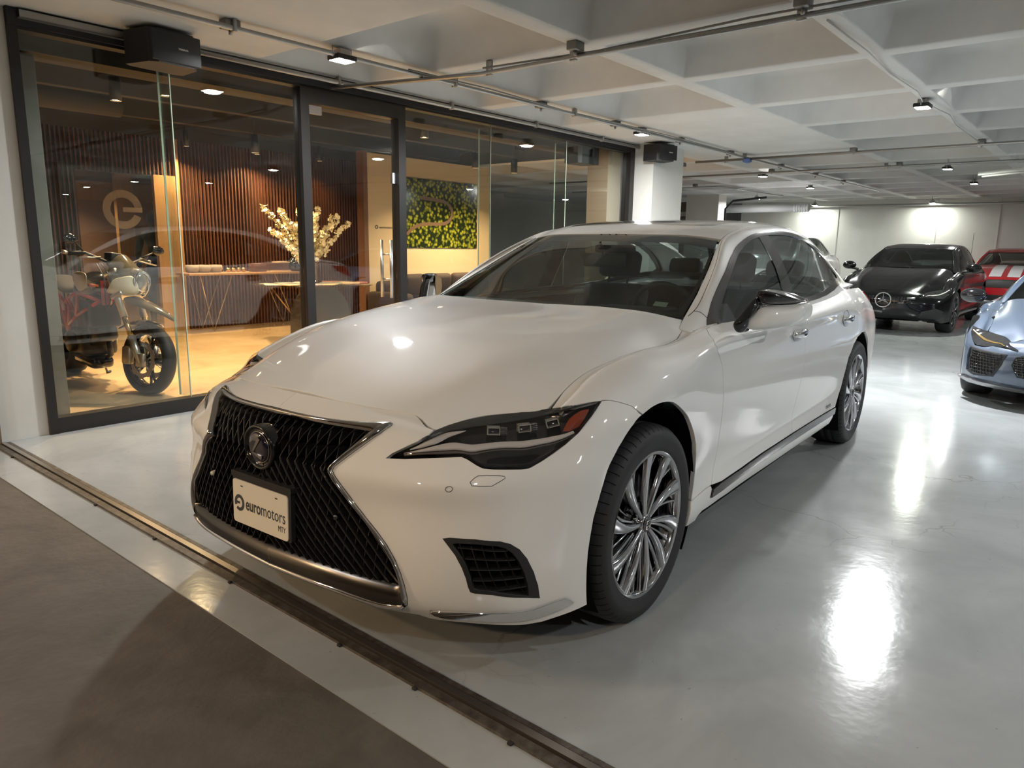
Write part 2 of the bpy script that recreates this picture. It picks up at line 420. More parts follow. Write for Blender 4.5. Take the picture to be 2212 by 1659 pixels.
def text_obj(name, body, size, m, parent=None, bold=False, thick=.0008, align='LEFT', sx=1.):
    cu = bpy.data.curves.new(name, 'FONT'); cu.body = body; cu.size = size; cu.extrude = thick; cu.align_x = align
    if bold: cu.offset = size * .018
    cu.resolution_u = 3
    tmp = bpy.data.objects.new(name, cu); COL.objects.link(tmp)
    dg = bpy.context.evaluated_depsgraph_get(); me = bpy.data.meshes.new_from_object(tmp.evaluated_get(dg))
    bpy.data.objects.remove(tmp)
    for v in me.vertices: v.co.x *= sx
    me.materials.clear(); me.materials.append(m)
    o = bpy.data.objects.new(name, me); COL.objects.link(o)
    if parent: o.parent = parent
    return o
def basis(origin, ex, ey, ez):
    m = Matrix.Identity(4)
    for i, e in enumerate((ex, ey, ez)):
        for k in range(3): m[k][i] = e[k]
    for k in range(3): m[k][3] = origin[k]
    return m
# ------------------------------------------------------------------ cars
DLO = [(0.0,4.52),(.2,4.34),(.69,4.27),(1.28,4.28),(1.99,4.30),(2.8,4.26),(3.5,4.1),(4.1,3.9),(4.8,3.74),(5.6,3.67),(6.3,3.68),(7.1,3.72),(7.8,3.83),(8.3,4.03),(8.65,4.35),(8.7,4.65),(8.45,4.95),(8.0,5.22),(7.2,5.54),(6.5,5.7),(5.9,5.75),(5.2,5.77),(3,5.72),(1.2,5.63),(.4,5.15)]
GLS = [(.55,5.22),(.75,4.85),(1.2,4.68),(1.75,4.55),(2.66,4.43),(3.3,4.30),(3.9,4.13),(4.4,4.01),(4.8,3.95),(5.7,3.89),(6.3,3.90),(7.1,3.95),(7.75,4.07),(8.2,4.28),(8.42,4.5),(8.3,4.72),(7.8,5.02),(7.2,5.3),(6.4,5.56),(5.6,5.64),(4.8,5.64),(3,5.61),(1.5,5.56),(.9,5.45)]
DF = [(6.96,13.02),(7.13,12.24),(7.25,11.74),(7.32,11.29),(7.33,10.5),(7.32,9.9),(7.31,9.16),(7.30,8.75),(7.26,8.4),(7.14,8.06),(6.99,7.71),(6.87,7.08),(6.93,6.8),(7.12,6.25),(7.31,5.7),(7.42,5.3)]
DM = [(10.05,5.3),(10.02,6.62),(9.98,7.0),(10.0,8.04),(9.985,8.6),(9.94,9.27),(9.9,10.1),(9.857,10.7),(9.8,11.3),(9.75,11.8),(9.72,12.3),(9.70,13.06)]
DR = [(12.12,10.2),(12.2,9.75),(12.35,9.33),(12.5,9.0),(12.57,8.6),(12.61,8.1),(12.61,7.45),(12.72,6.87),(12.95,6.25),(13.2,5.3)]
AR = [(11.6,13.34),(11.75,12.75),(11.93,12.04),(12.05,11.2),(12.13,10.54),(12.22,10.0),(12.33,9.6),(12.55,9.24),(12.87,9.08),(13.27,9.15),(13.65,9.52),(13.9,10.13),(14.02,10.9),(14.03,11.6),(13.98,12.2),(13.9,13.2),(13.85,14.9)]
AF = [(3.597,8.765),(3.869,8.747),(4.185,8.773),(4.505,8.856),(4.745,8.962),(4.977,9.157),(5.232,9.429),(5.477,9.711),(5.681,10.03),(5.913,10.4),(6.107,10.8),(6.21,11.216),(6.235,11.6),(6.22,12.0),(6.15,12.4),(6.06,12.8),(5.975,13.2)]
HSEAM = [(2.238,3.95),(2.7,3.92),(3.132,3.93),(3.707,3.95),(4.562,3.98),(5.361,4.04),(6.261,4.12),(6.825,4.06),(7.318,3.62)]
HLB = [(3.73,8.45),(3.70,8.11),(3.556,7.71),(3.34,7.44),(3.117,7.167),(3.033,6.97)]
HLL = [(3.448,7.0),(3.857,7.07),(4.23,7.126),(4.60,7.175),(4.74,7.08),(4.99,6.85),(5.15,6.73),(5.37,6.68),(5.6,6.65),(6.05,6.59),(6.22,6.60),(6.42,6.82),(6.65,7.13),(6.89,7.52),(7.11,7.96),(7.2,8.5),(7.2,9.0)]
GTOP = [(0,8.33),(.47,8.295),(1.1,8.29),(1.78,8.32),(2.27,8.38),(2.72,8.53)]
GSIDE = [(2.735,8.42),(2.667,7.98),(2.5,7.57),(2.257,7.02),(2.068,6.55),(1.975,6.32),(1.957,6.14),(2.01,5.98),(2.146,5.67),(2.308,5.26),(2.466,4.88),(2.762,4.39),(3.055,4.01),(3.319,3.655),(3.551,3.26),(3.698,2.88),(3.777,2.53),(3.8,2.14),(3.734,1.75)]
GBOT = [(3.634,1.55),(3.322,1.34),(3.028,1.25),(2.627,1.27),(2.156,1.36),(1.589,1.43),(1.0,1.45),(0,1.45)]
GTOPI = [(0,8.16),(.3,8.15),(1.05,8.13),(1.89,8.09),(2.43,8.06)]
GSIDEI = [(2.37,7.80),(2.19,7.34),(2.0,6.85),(1.86,6.38),(1.793,6.153),(1.868,5.97),(2.02,5.63),(2.19,5.26),(2.365,4.85),(2.62,4.45),(2.896,4.05),(3.15,3.68),(3.377,3.38),(3.533,3.07),(3.624,2.73),(3.653,2.45)]
GBOTI = [(3.6,2.40),(3.1,2.388),(2.67,2.378),(2.19,2.36),(1.78,2.37),(1.19,2.374),(0,2.375)]
VENT = [(4.601,4.056),(4.75,4.09),(5.303,4.06),(5.893,3.955),(6.126,3.835),(6.339,3.614),(6.518,3.281),(6.671,2.826),(6.751,2.37),(6.759,1.847),(6.447,2.03),(5.726,2.363),(5.34,2.435),(5.228,2.483),(5.191,2.64),(5.153,2.89),(5.058,3.208),(4.898,3.573),(4.72,3.863)]
FIN = [(4.22,1.50),(4.4,1.575),(5.035,1.613),(5.619,1.57),(6.0,1.44),(6.3,1.33),(6.55,1.32),(6.85,1.41),(7.107,1.486),(7.391,1.533),(7.48,1.44),(7.61,1.106),(7.56,1.03),(7.166,.836),(6.676,.68),(6.347,.64),(6.047,.678),(5.556,.823),(4.895,.961),(4.444,1.0),(4.27,1.18)]
BOTTOM = [(8.0,.59),(7.656,.502),(7.1,.341),(6.6,.21),(6.15,.22),(5.746,.335),(5.15,.474),(4.617,.56),(4.22,.6),(4.0,.66),(3.797,.90),(3.5,.86),(3.144,.78),(2.834,.83),(2.4,.98),(1.92,1.12),(1.43,1.17),(.95,1.15),(0,1.14)]
WASHER = [(5.04,6.156),(5.08,6.31),(5.139,6.423),(5.308,6.427),(5.586,6.397),(5.724,6.346),(5.76,6.263),(5.688,6.157),(5.533,5.966),(5.278,5.98),(5.105,6.009)]
BSEAM = [(0,9.05),(.98,9.10),(1.70,9.12),(2.25,9.16),(2.7,9.22),(2.93,9.2),(3.06,9.08),(3.2,8.9),(3.43,8.6),(3.6,8.46)]
BFS = [(7.44,9.02),(7.78,9.0),(7.95,8.99),(8.28,8.98),(8.6,8.86),(9.0,8.5)]
BARCH = [(8.88,7.84),(8.69,7.3),(8.56,6.84),(8.43,6.07),(8.31,5.25),(8.24,4.87),(8.1,4.03),(8.055,3.5),(8.015,2.98),(8.0,2.46),(8.0,1.8)]
HOOD = [(.2,0),(.2,.24),(.155,.89),(.16,1.37),(.183,1.74),(.23,2.16),(.22,2.42),(.12,2.66),(-.08,2.95),(-.22,3.2),(-.24,3.29),(.06,3.36),(.52,3.47),(1.12,3.6),(1.78,3.73)] + HSEAM + [(7.40,3.3),(6.98,2.9),(6.5,2.4),(6.22,1.7),(6.1,.9),(6.08,0)]
HL_TOP = [(.845,.4849,.7172),(.8321,.4951,.7303),(.8076,.5224,.7483),(.7808,.5473,.7654),(.7453,.5661,.784),(.6983,.5562,.7886),(.6654,.5678,.7972),(.6071,.5937,.8079),(.5383,.6374,.8155),(.4679,.7002,.823),(.405,.754,.8302),(.4039,.8001,.8418),(.3827,.8308,.8486),(.3307,.868,.8558),(.2983,.8844,.8558)]
HL_LOW = [(.8456,.4855,.716),(.8208,.5352,.7199),(.7909,.583,.7251),(.7597,.6291,.7282),(.7258,.6744,.7319),(.7194,.6903,.7251),(.7107,.7181,.7104),(.7032,.7362,.7025),(.6854,.7563,.7008),(.6634,.7783,.6986),(.6186,.8138,.6948),(.5983,.8259,.6952),(.5591,.8395,.7098),(.5157,.8543,.727),(.4703,.8686,.75),(.4215,.8815,.7771),(.3853,.8912,.8097),(.3249,.8889,.84),(.2983,.8844,.8558)]

def wheel(parent, x, y, side, hero, R=.362, rr=.268, w=.12, z=None, dark=False, name='wheel'):
    """tyre with rim, disc, cap and nuts; y is the outer face"""
    z = R if z is None else z
    n = 96 if hero else 32
    s = side
    prof = [(rr - .012, -.02), (rr, -.006), (rr + .012, -.004), (rr + .04, .004), (R - .04, .003), (R - .02, -.004), (R - .006, -.022), (R - .001, -.045)]
    if hero:
        for g in (-.075, -.12, -.165):
            prof += [(R, g + .006), (R - .008, g + .003), (R - .008, g - .003), (R, g - .006)]
    prof += [(R - .001, -.20), (R - .008, -.225), (R - .03, -.24), (rr + .02, -.243), (rr - .012, -.23), (rr - .012, -.02)]
    prof = [(a, b * s) for a, b in prof]
    t = MB().lathe(prof, n, 'y')
    sip = MB()
    if hero:      # shoulder sipes
        for k in range(64):
            a = 2 * PI * k / 64
            mt = Matrix.Rotation(a, 4, 'Y')
            y0, y1 = sorted((-.012 * s, -.05 * s))
            pr = [(-.002 * s, R - .022), (-.010 * s, R - .0125), (-.022 * s, R - .0058), (-.034 * s, R - .0028), (-.046 * s, R - .0008)]
            n0 = len(sip.v); vv = [tuple(mt @ Vector((dx, yy, rr_ + .0004))) for yy, rr_ in pr for dx in (-.0012, .0012)]
            sip.add(vv, [(2 * i, 2 * i + 1, 2 * i + 3, 2 * i + 2) for i in range(4)], False)
    ty = t.build(name, M['rubber'], parent, loc=(x, y, z))
    if hero: sip.build('tread_sipes', M['void'], ty)
    rm = MB()
    rm.lathe([(a, b * s) for a, b in [(rr - .002, -.004), (rr + .003, -.009), (rr + .001, -.018), (rr - .012, -.022), (rr - .02, -.03), (rr - .028, -.09), (rr - .02, -.22), (rr, -.235)]], n, 'y')
    rm.lathe([(a, b * s) for a, b in [(rr - .002, -.004), (rr - .010, -.006), (rr - .018, -.012), (rr - .02, -.03)]], n, 'y')
    ns = 10 if hero else 10
    def spoke(a0, r0, r1, w0, w1, h0, h1, tw=0., th=.022, bow=.0, m=9, crown=.004):
        vs = []; f = []
        for i in range(m):
            q = i / (m - 1); r = r0 + (r1 - r0) * q; ww = w0 + (w1 - w0) * q ** 1.6; h = h0 + (h1 - h0) * q - bow * math.sin(PI * q); a = a0 + tw * q * q
            ca, sa = math.cos(a), math.sin(a)
            for (u, d) in ((-1, -th), (-1, 0), (-.5, crown), (.5, crown), (1, 0), (1, -th)):
                lx = r; lz = u * ww / 2
                vs.append((lx * ca - lz * sa, (h + d) * s, lx * sa + lz * ca))
        for i in range(m - 1):
            for j in range(5): f.append((i * 6 + j, i * 6 + j + 1, (i + 1) * 6 + j + 1, (i + 1) * 6 + j))
            f.append((i * 6 + 5, i * 6, (i + 1) * 6, (i + 1) * 6 + 5))
        rm.add(vs, f)
    for k in range(ns):
        a = 2 * PI * (k + .3) / ns
        spoke(a - .05, .034, rr - .006, .015, .058, -.020, -.010, .16, .028, -.003)
        spoke(a + .13, .07, rr - .01, .012, .020, -.034, -.016, .10, .02, .004)
        if hero: spoke(a + .30, .085, rr - .014, .008, .013, -.045, -.024, .08, .02, .004)
    rm.lathe([(a, b * s) for a, b in [(.0, -.014), (.032, -.014), (.036, -.022), (.038, -.045), (.075, -.050), (.075, -.08)]], 32, 'y')
    rim = rm.build('rim', M['black_gloss'] if dark else M['rim'], ty)
    if hero:
        cp = MB().lathe([(0, .004 * s - .012 * s), (.02, -.008 * s), (.028, -.009 * s), (.03, -.012 * s)], 28, 'y').build('centre_cap', M['dark_chrome'], rim)
        lg = MB(); L = [(math.cos(t_) * .019, math.sin(t_) * .015) for t_ in np.linspace(0, 2 * PI, 24)]
        lg.tube([(a, -.006 * s, b) for a, b in L], .0013, 5)
        lg.tube([(-.004 * s, -.0055 * s, .011), (-.009 * s, -.0055 * s, -.005), (.010 * s, -.0055 * s, -.005)], .0018, 5)
        lg.build('cap_emblem', M['chrome'], rim)
        for k in range(5):
            a = 2 * PI * (2 * k + .8) / 10
            MB().lathe([(0, -.026 * s), (.008, -.027 * s), (.0105, -.032 * s), (.0105, -.055 * s)], 6, 'y', (.057 * math.cos(a), 0, .057 * math.sin(a))).build('lug_nut', M['chrome'], rim)
    d = MB().lathe([(.07, -.10 * s), (.175, -.10 * s), (.175, -.125 * s), (.07, -.125 * s)], 40, 'y').build('brake_disc', M['satin'], ty)
    dk = MB().lathe([(0, -.14 * s), (rr - .03, -.14 * s)], 32, 'y').build('wheel_backing', M['void'], ty)
    return ty

def arch_liner(parent, x, y, s, R=.40, name='wheel_arch_liner'):
    prof = [(R, -.012 * s), (R + .006, -.06 * s), (R + .006, -.34 * s), (.0, -.34 * s)]
    return MB().lathe([(a, b) for a, b in prof], 40, 'y', (0, 0, 0), -.62, PI + .62).build(name, M['void'], parent, loc=(x, y, .385))

def plate_text(parent):
    """number plate face, 300 x 150 mm, local x across, y up, z out"""

def build_car(root, SM, SG, SB, paint, step=.03, hero=False, o=None):
    o = o or {}
    P = paint
    panel('hood', SM, HOOD, P, root, step=step, mirror=True)
    roofp = [(2.95, 0), (2.97, 1.2), (3.05, 2.85), (4, 2.88), (5, 2.88), (6, 2.88), (7, 2.88), (7.7, 2.85), (7.6, 1.5), (7.55, 0)]
    if o.get('pano', True):
        dark = [(3.82, 0), (3.67, .95), (3.66, 1.66), (3.77, 1.94), (4.1, 2.04), (4.5, 2.14), (4.8, 2.2), (7.05, 2.2), (7.15, 1.9), (7.2, 0)]
        panel('roof', SG, [(2.95, 0), (2.97, 1.2), (3.05, 2.85), (4, 2.88), (5, 2.88), (6, 2.88), (7, 2.88), (7.7, 2.85), (7.6, 1.5), (7.55, 0)] + dark[::-1], P, root, step=step, mirror=True, gap=.001)
        panel('panoramic_roof', SG, dark, M['black_gloss'], root, step=step * 1.5, mirror=True, gap=.001, off=-.001)
    else: panel('roof', SG, roofp, P, root, step=step, mirror=True, gap=.001)
    ws = [(0, 0), (0, 2.82), (.88, 2.91), (2.4, 2.87), (2.97, 2.78), (2.93, 1.5), (2.91, 0)]
    wsi = [(.16, 0), (.17, 2.4), (.25, 2.62), (.9, 2.74), (2.3, 2.70), (2.62, 2.5), (2.58, 1.2), (2.56, 0)]
    w = panel('windscreen', SG, ws, o.get('glass', M['windscreen']), root, step=step * 1.5, mirror=True, flange=False)
    panel('windscreen_black_border', SG, ws[:7] + wsi[::-1], M['black_mat'], w, step=step * 1.5, mirror=True, flange=False, off=-.004)
    panel('rear_window', SG, [(7.65, 0), (7.75, 2.7), (9.9, 2.7), (9.95, 0)], M['sideglass'], root, step=step * 2, mirror=True, flange=False)
    panel('boot_lid', SM, [(14.3, 0), (14.4, 4.6), (15.9, 4.4), (15.95, 0)], P, root, step=step * 2, mirror=True)
    panel('rear_deck', SM, [(12.2, 0), (12.2, 5.2), (14.4, 4.6), (14.3, 0)], P, root, step=step * 2, mirror=True, gap=0)
    # bumper
    bp = BSEAM + [(3.66, 8.45)] + HLB[1:] + HLL + BFS + BARCH + BOTTOM + GBOT[::-1] + GSIDE[::-1] + GTOP[::-1]
    if hero or o.get('lex'):
        panel('front_bumper', SB, bp, P, root, step=step * .8, mirror=True, gap=.0015, holes=[VENT, FIN])
    else:
        full = BSEAM + [(3.66, 8.45)] + HLB[1:] + HLL + BFS + BARCH + BOTTOM
        panel('front_bumper', SB, full, P, root, step=step, mirror=True, gap=.0015)
    for s in (1, -1):
        fen = HSEAM[:] ; fen = [(2.3, 4.0)] + HSEAM[1:] + [(7.6, 3.3), (7.95, 3.9), (7.9, 4.8)] + DF[::-1] + [(6.72, 13.0), (6.4, 13.08)] + AF[::-1] + [(3.458, 8.33), (3.353, 7.965), (3.193, 7.64), (3.109, 7.47), (2.941, 7.14), (2.825, 6.91), (2.775, 6.87), (2.622, 6.55), (2.37, 5.9), (2.24, 5.2)]
        panel('front_fender', SM, fen, P, root, s, step=step * .8)
        fd = panel('front_door', SM, DF + DM + [(8.7, 13.08), (8.06, 13.2), (7.4, 13.2)], P, root, s, step=step, gap=.0028)
        rd = panel('rear_door', SM, DM[::-1] + DR[::-1] + [(12.05, 10.9), (11.93, 11.9), (11.75, 12.6), (11.58, 13.2), (10.59, 13.1)], P, root, s, step=step, gap=.0028)
        q = DR[:] + [(14.4, 5.3), (16, 5.3), (16, 14.9)] + AR[5:][::-1]
        panel('rear_quarter_panel', SM, q, P, root, s, step=step)
        panel('body_side_frame', SG, [(-.35, 2.86), (0, 2.86), (.88, 2.95), (2.4, 2.91), (3.05, 2.90), (4, 2.92), (5, 2.92), (6, 2.92), (7, 2.92), (7.8, 2.88), (8.5, 2.75), (9.95, 2.75), (10, 6), (-.35, 6)], P, root, s, step=step, gap=.0015, holes=[DLO])
        tr = panel('window_trim', SG, DLO, M['dark_chrome'] if o.get('chrome', True) else M['black_gloss'], root, s, step=step, gap=0, holes=[GLS], off=.003, depth=.012)
        bpil = [(4.28, 4.04), (4.72, 3.96), (4.85, 4.6), (4.82, 5.63), (4.36, 5.63), (4.42, 4.8)]
        qp = [(6.95, 3.93), (7.1, 3.95), (7.0, 4.5), (6.7, 5.47), (6.55, 5.51), (6.8, 4.5)]
        panel('window_pillar_cover', SG, bpil, M['black_gloss'], root, s, step=step, gap=0, off=.001, flange=False)
        panel('side_window', SG, [(.55, 5.22), (.75, 4.85), (1.2, 4.68), (1.75, 4.55), (2.66, 4.43), (3.3, 4.30), (3.9, 4.13), (4.28, 4.04), (4.42, 4.8), (4.36, 5.64), (3, 5.61), (1.5, 5.56), (.9, 5.45)], o.get('glass', M['sideglass']), root, s, step=step * 1.5, flange=False, off=-.003, gap=0)
        panel('side_window', SG, [(4.72, 3.96), (5.7, 3.89), (6.3, 3.90), (6.95, 3.93), (6.8, 4.5), (6.55, 5.52), (5.6, 5.64), (4.82, 5.64), (4.85, 4.6)], o.get('glass', M['sideglass']), root, s, step=step * 1.5, flange=False, off=-.003, gap=0)
        panel('quarter_window', SG, [(7.05, 3.95), (7.75, 4.07), (8.2, 4.28), (8.42, 4.5), (8.3, 4.72), (7.8, 5.02), (7.2, 5.3), (6.66, 5.48), (6.95, 4.5)], o.get('glass', M['sideglass']), root, s, step=step * 1.5, flange=False, off=-.003, gap=0)
        if hero: panel('mirror_sail_cover', SG, [(.3, 5.18), (.55, 4.85), (1.0, 4.72), (1.25, 4.9), (1.25, 5.6), (.6, 5.45)], M['black_gloss'], root, s, step=step, gap=0, off=.003)
        rk = [(5.97, 13.24), (6.4, 13.12), (6.72, 13.04), (6.95, 13.04), (6.98, 13.25), (6.9, 13.75), (7.43, 13.78), (8.45, 13.68), (9.43, 13.63), (10.34, 13.69), (11.5, 13.8), (11.42, 14.95), (10.49, 14.85), (9.5, 14.65), (8.5, 14.6), (7.73, 14.58), (7.35, 14.42), (6.6, 14.35), (6.42, 14.6), (6.36, 15.0), (5.9, 15.0)]
        panel('side_sill', SM, rk, P, root, s, step=step, gap=.001)
        ch = [(7.02, 13.3), (7.41, 13.24), (8.06, 13.24), (8.71, 13.12), (9.69, 13.08), (10.59, 13.12), (11.58, 13.22), (11.52, 13.8), (10.34, 13.69), (9.43, 13.63), (8.45, 13.68), (7.43, 13.78), (6.95, 13.74)]
        if o.get('sill', True):
            panel('sill_moulding', SM, ch, M['dark_chrome'], root, s, step=step, gap=.001, off=.006)
        else: panel('sill_moulding', SM, ch, P, root, s, step=step, gap=0)
        panel('tail_lamp', SM, [(14.95, 5.9), (15.4, 5.6), (15.98, 5.3), (15.98, 7.4), (15.5, 7.3), (15.1, 6.9)], M['red_lamp'], root, s, step=step, gap=0, off=.006)
        for wx, wy in ((0, .935), (-3.125, .94)):
            wp = SMX(root, wx, wy)
            wheel(root, wp[0], wp[1] * s, s, hero, R=o.get('R', .362), rr=o.get('rr', .268), dark=o.get('darkrim', False))
            arch_liner(root, wp[0], wp[1] * s, s, o.get('liner', .40))
    # closing surfaces: floor, firewall, tail
    sx, sy, sz = o.get('sc', (1, 1, 1))
    MB().box(-3.0 * sx, -.05 * sx, -.86 * sy, .86 * sy, .19, .30).box(-.45 * sx, .66 * sx, -.50 * sy, .50 * sy, .20, .66 * sz).box(-3.05 * sx, -.42 * sx, -.60 * sy, .60 * sy, .19, .42).build('underbody', M['void'], root)
    MB().box(-.56 * sx, -.45 * sx, -.70 * sy, .70 * sy, .30, .90 * sz).build('front_bulkhead', M['void'], root)
    MB().box(-4.1 * sx, -3.55 * sx, -.74 * sy, .74 * sy, .3, .9 * sz).box(-3.6 * sx, -2.75 * sx, -.58 * sy, .58 * sy, .3, .85 * sz).build('rear_bulkhead', M['void'], root)
    v = np.linspace(0, SM.nv - 1, 31); r = SM.ev(np.full(31, SM.nu - 1.), v)
    cap = [tuple(q) for q in r] + [(q[0], -q[1], q[2]) for q in r[::-1]]
    MB().add(cap, [tuple(range(len(cap)))], False).build('rear_bumper', P, root)

def SMX(root, x, y): 
    k = root.get('_k')
    return (x * k[0], y * k[1]) if k else (x, y)

def side_mirror(root, s, P, dx=0., dz=0., sc=1., label=None):
    dv = np.array([-.8437, .5369, 0]); nv = np.array([.5369, .8437, 0])
    def pt(w, z, d=0.): return np.array([-.84 + dx, .965, 0]) + dv * w * sc + np.array([0, 0, 1.14 + dz + (z - 1.14) * sc]) + (nv * d if d > 0 else np.array([.97, -.2, 0]) * d) * sc
    blk = [(-.006,1.160),(.02,1.165),(.055,1.164),(.10,1.158),(.145,1.149),(.19,1.136),(.228,1.123),(.262,1.110),(.17,1.100),(.023,1.100),(.008,1.125)]
    wht = [(.023,1.098),(.171,1.097),(.262,1.108),(.27,1.084),(.27,1.048),(.242,1.024),(.156,.999),(.05,.991),(-.02,.992),(-.055,1.008),(-.039,1.04),(.002,1.071)]
    arm = [(.005,1.138),(.023,1.098),(-.01,1.069),(-.054,1.021),(-.064,1.001),(-.034,.988),(-.081,.978),(-.104,1.002),(-.111,1.026),(-.091,1.041),(-.045,1.09),(-.01,1.13)]
    def blob(name, poly, m, fr, bk, parent):
        c = np.mean(poly, 0); mb = MB(); L = len(poly); rings = []
        for k, d in ((.0, fr), (.45, fr * .93), (.8, fr * .62), (.97, fr * .2), (1., 0), (1., -bk * .8), (.93, -bk)):
            rings.append([pt(c[0] + (p[0] - c[0]) * k, c[1] + (p[1] - c[1]) * k, d) * [1, s, 1] for p in poly])
        vs = [q for r in rings for q in r]; f = [(i * L + j, i * L + (j + 1) % L, (i + 1) * L + (j + 1) % L, (i + 1) * L + j) for i in range(len(rings) - 1) for j in range(L)]
        f.append(tuple((len(rings) - 1) * L + j for j in range(L)))
        ob = mb.add(vs, f).build(name, m, parent)
        md = ob.modifiers.new('sub', 'SUBSURF'); md.levels = 1; md.render_levels = 2
        return ob
    hs = blob('door_mirror', wht, P, .05, .10, root)
    blob('mirror_upper_cap', blk, M['black_gloss'], .045, .085, hs)
    blob('mirror_arm', arm, M['black_gloss'], .03, .05, hs)
    MB().tube([pt(w_, z_, .012) * [1, s, 1] for w_, z_ in ((.03, 1.099), (.12, 1.098), (.19, 1.10), (.262, 1.110))], .0035, 8).build('mirror_trim', M['chrome'], hs)
    g = [(.02,1.15),(.14,1.14),(.22,1.12),(.24,1.07),(.2,1.03),(.04,1.02),(.01,1.1)]
    MB().add([pt(w_, z_, -.102) * [1, s, 1] for w_, z_ in g], [tuple(range(7))], False).build('mirror_glass', M['mirror_glass'], hs)
    return hs
# ------------------------------------------------------------------ the white saloon
def B3(pts, off=0.):
    q = np.array(pts, float); P, N = SB.nrm(q[:, 0], q[:, 1])
    k = (N[:, 0] < 0); N[k] = -N[k]
    return P + N * off
def grille_frame(root):
    segs = [(GTOP, GTOPI, 24), (GSIDE[:7], GSIDEI[:6], 16), (GSIDE[7:], GSIDEI[6:], 26), (GBOT, GBOTI, 24)]
    O = []; I = []
    for o_, i_, n in segs:
        a = np.array(o_, float); b = np.array(i_, float)
        O.append(resample(a, n)); I.append(resample(b, n))
    def rows(O, I):
        R = []
        for t, off in ((0, -.010), (0, .003), (.12, .010), (.5, .012), (.85, .006), (1, -.004), (1, -.05)):
            q = O * (1 - t) + I * t
            R.append(B3(q, off))
        return R
    both = []
    cat = lambda L: np.vstack(L)
    top = rows(O[0], I[0]); side = rows(cat(O[1:3]), cat(I[1:3]))
    tm = MB(); 
    def addrows(mb, R):
        R = np.array(R); a, b = R.shape[:2]
        for s in (1, -1):
            v = (R * [1, s, 1]).reshape(-1, 3)
            f = [(i * b + j, i * b + j + 1, (i + 1) * b + j + 1, (i + 1) * b + j) for i in range(a - 1) for j in range(b - 1)]
            if s < 0: f = [q[::-1] for q in f]
            mb.add(v, f)
    fr = MB(); addrows(fr, top)
    # join the top tip to the side run
    addrows(fr, rows(np.vstack([O[0][-1:], O[1][:1]]), np.vstack([I[0][-1:], I[1][:1]])))
    sd = cat(O[1:3]); si = cat(I[1:3]); addrows(fr, rows(sd, si))
    g = fr.build('grille_frame', M['grille_chrome'], root)
    lo = MB()
    Ob, Ib = O[3], I[3]
    Ob = np.vstack([O[2][-1:], Ob]); Ib = np.vstack([I[2][-1:], Ib])
    R = []
    for t, off in ((0, -.01), (0, .004), (.10, .016), (.30, .020), (.34, .012), (.42, .010), (1, .002), (1, -.05)):
        R.append(B3(Ob * (1 - t) + Ib * t, off))
    addrows(lo, R[:5]); lo.build('lower_chrome_bar', M['chrome'], g)
    lo2 = MB(); addrows(lo2, R[4:]); lo2.build('lower_satin_bar', M['satin_dark'], g)
    return g

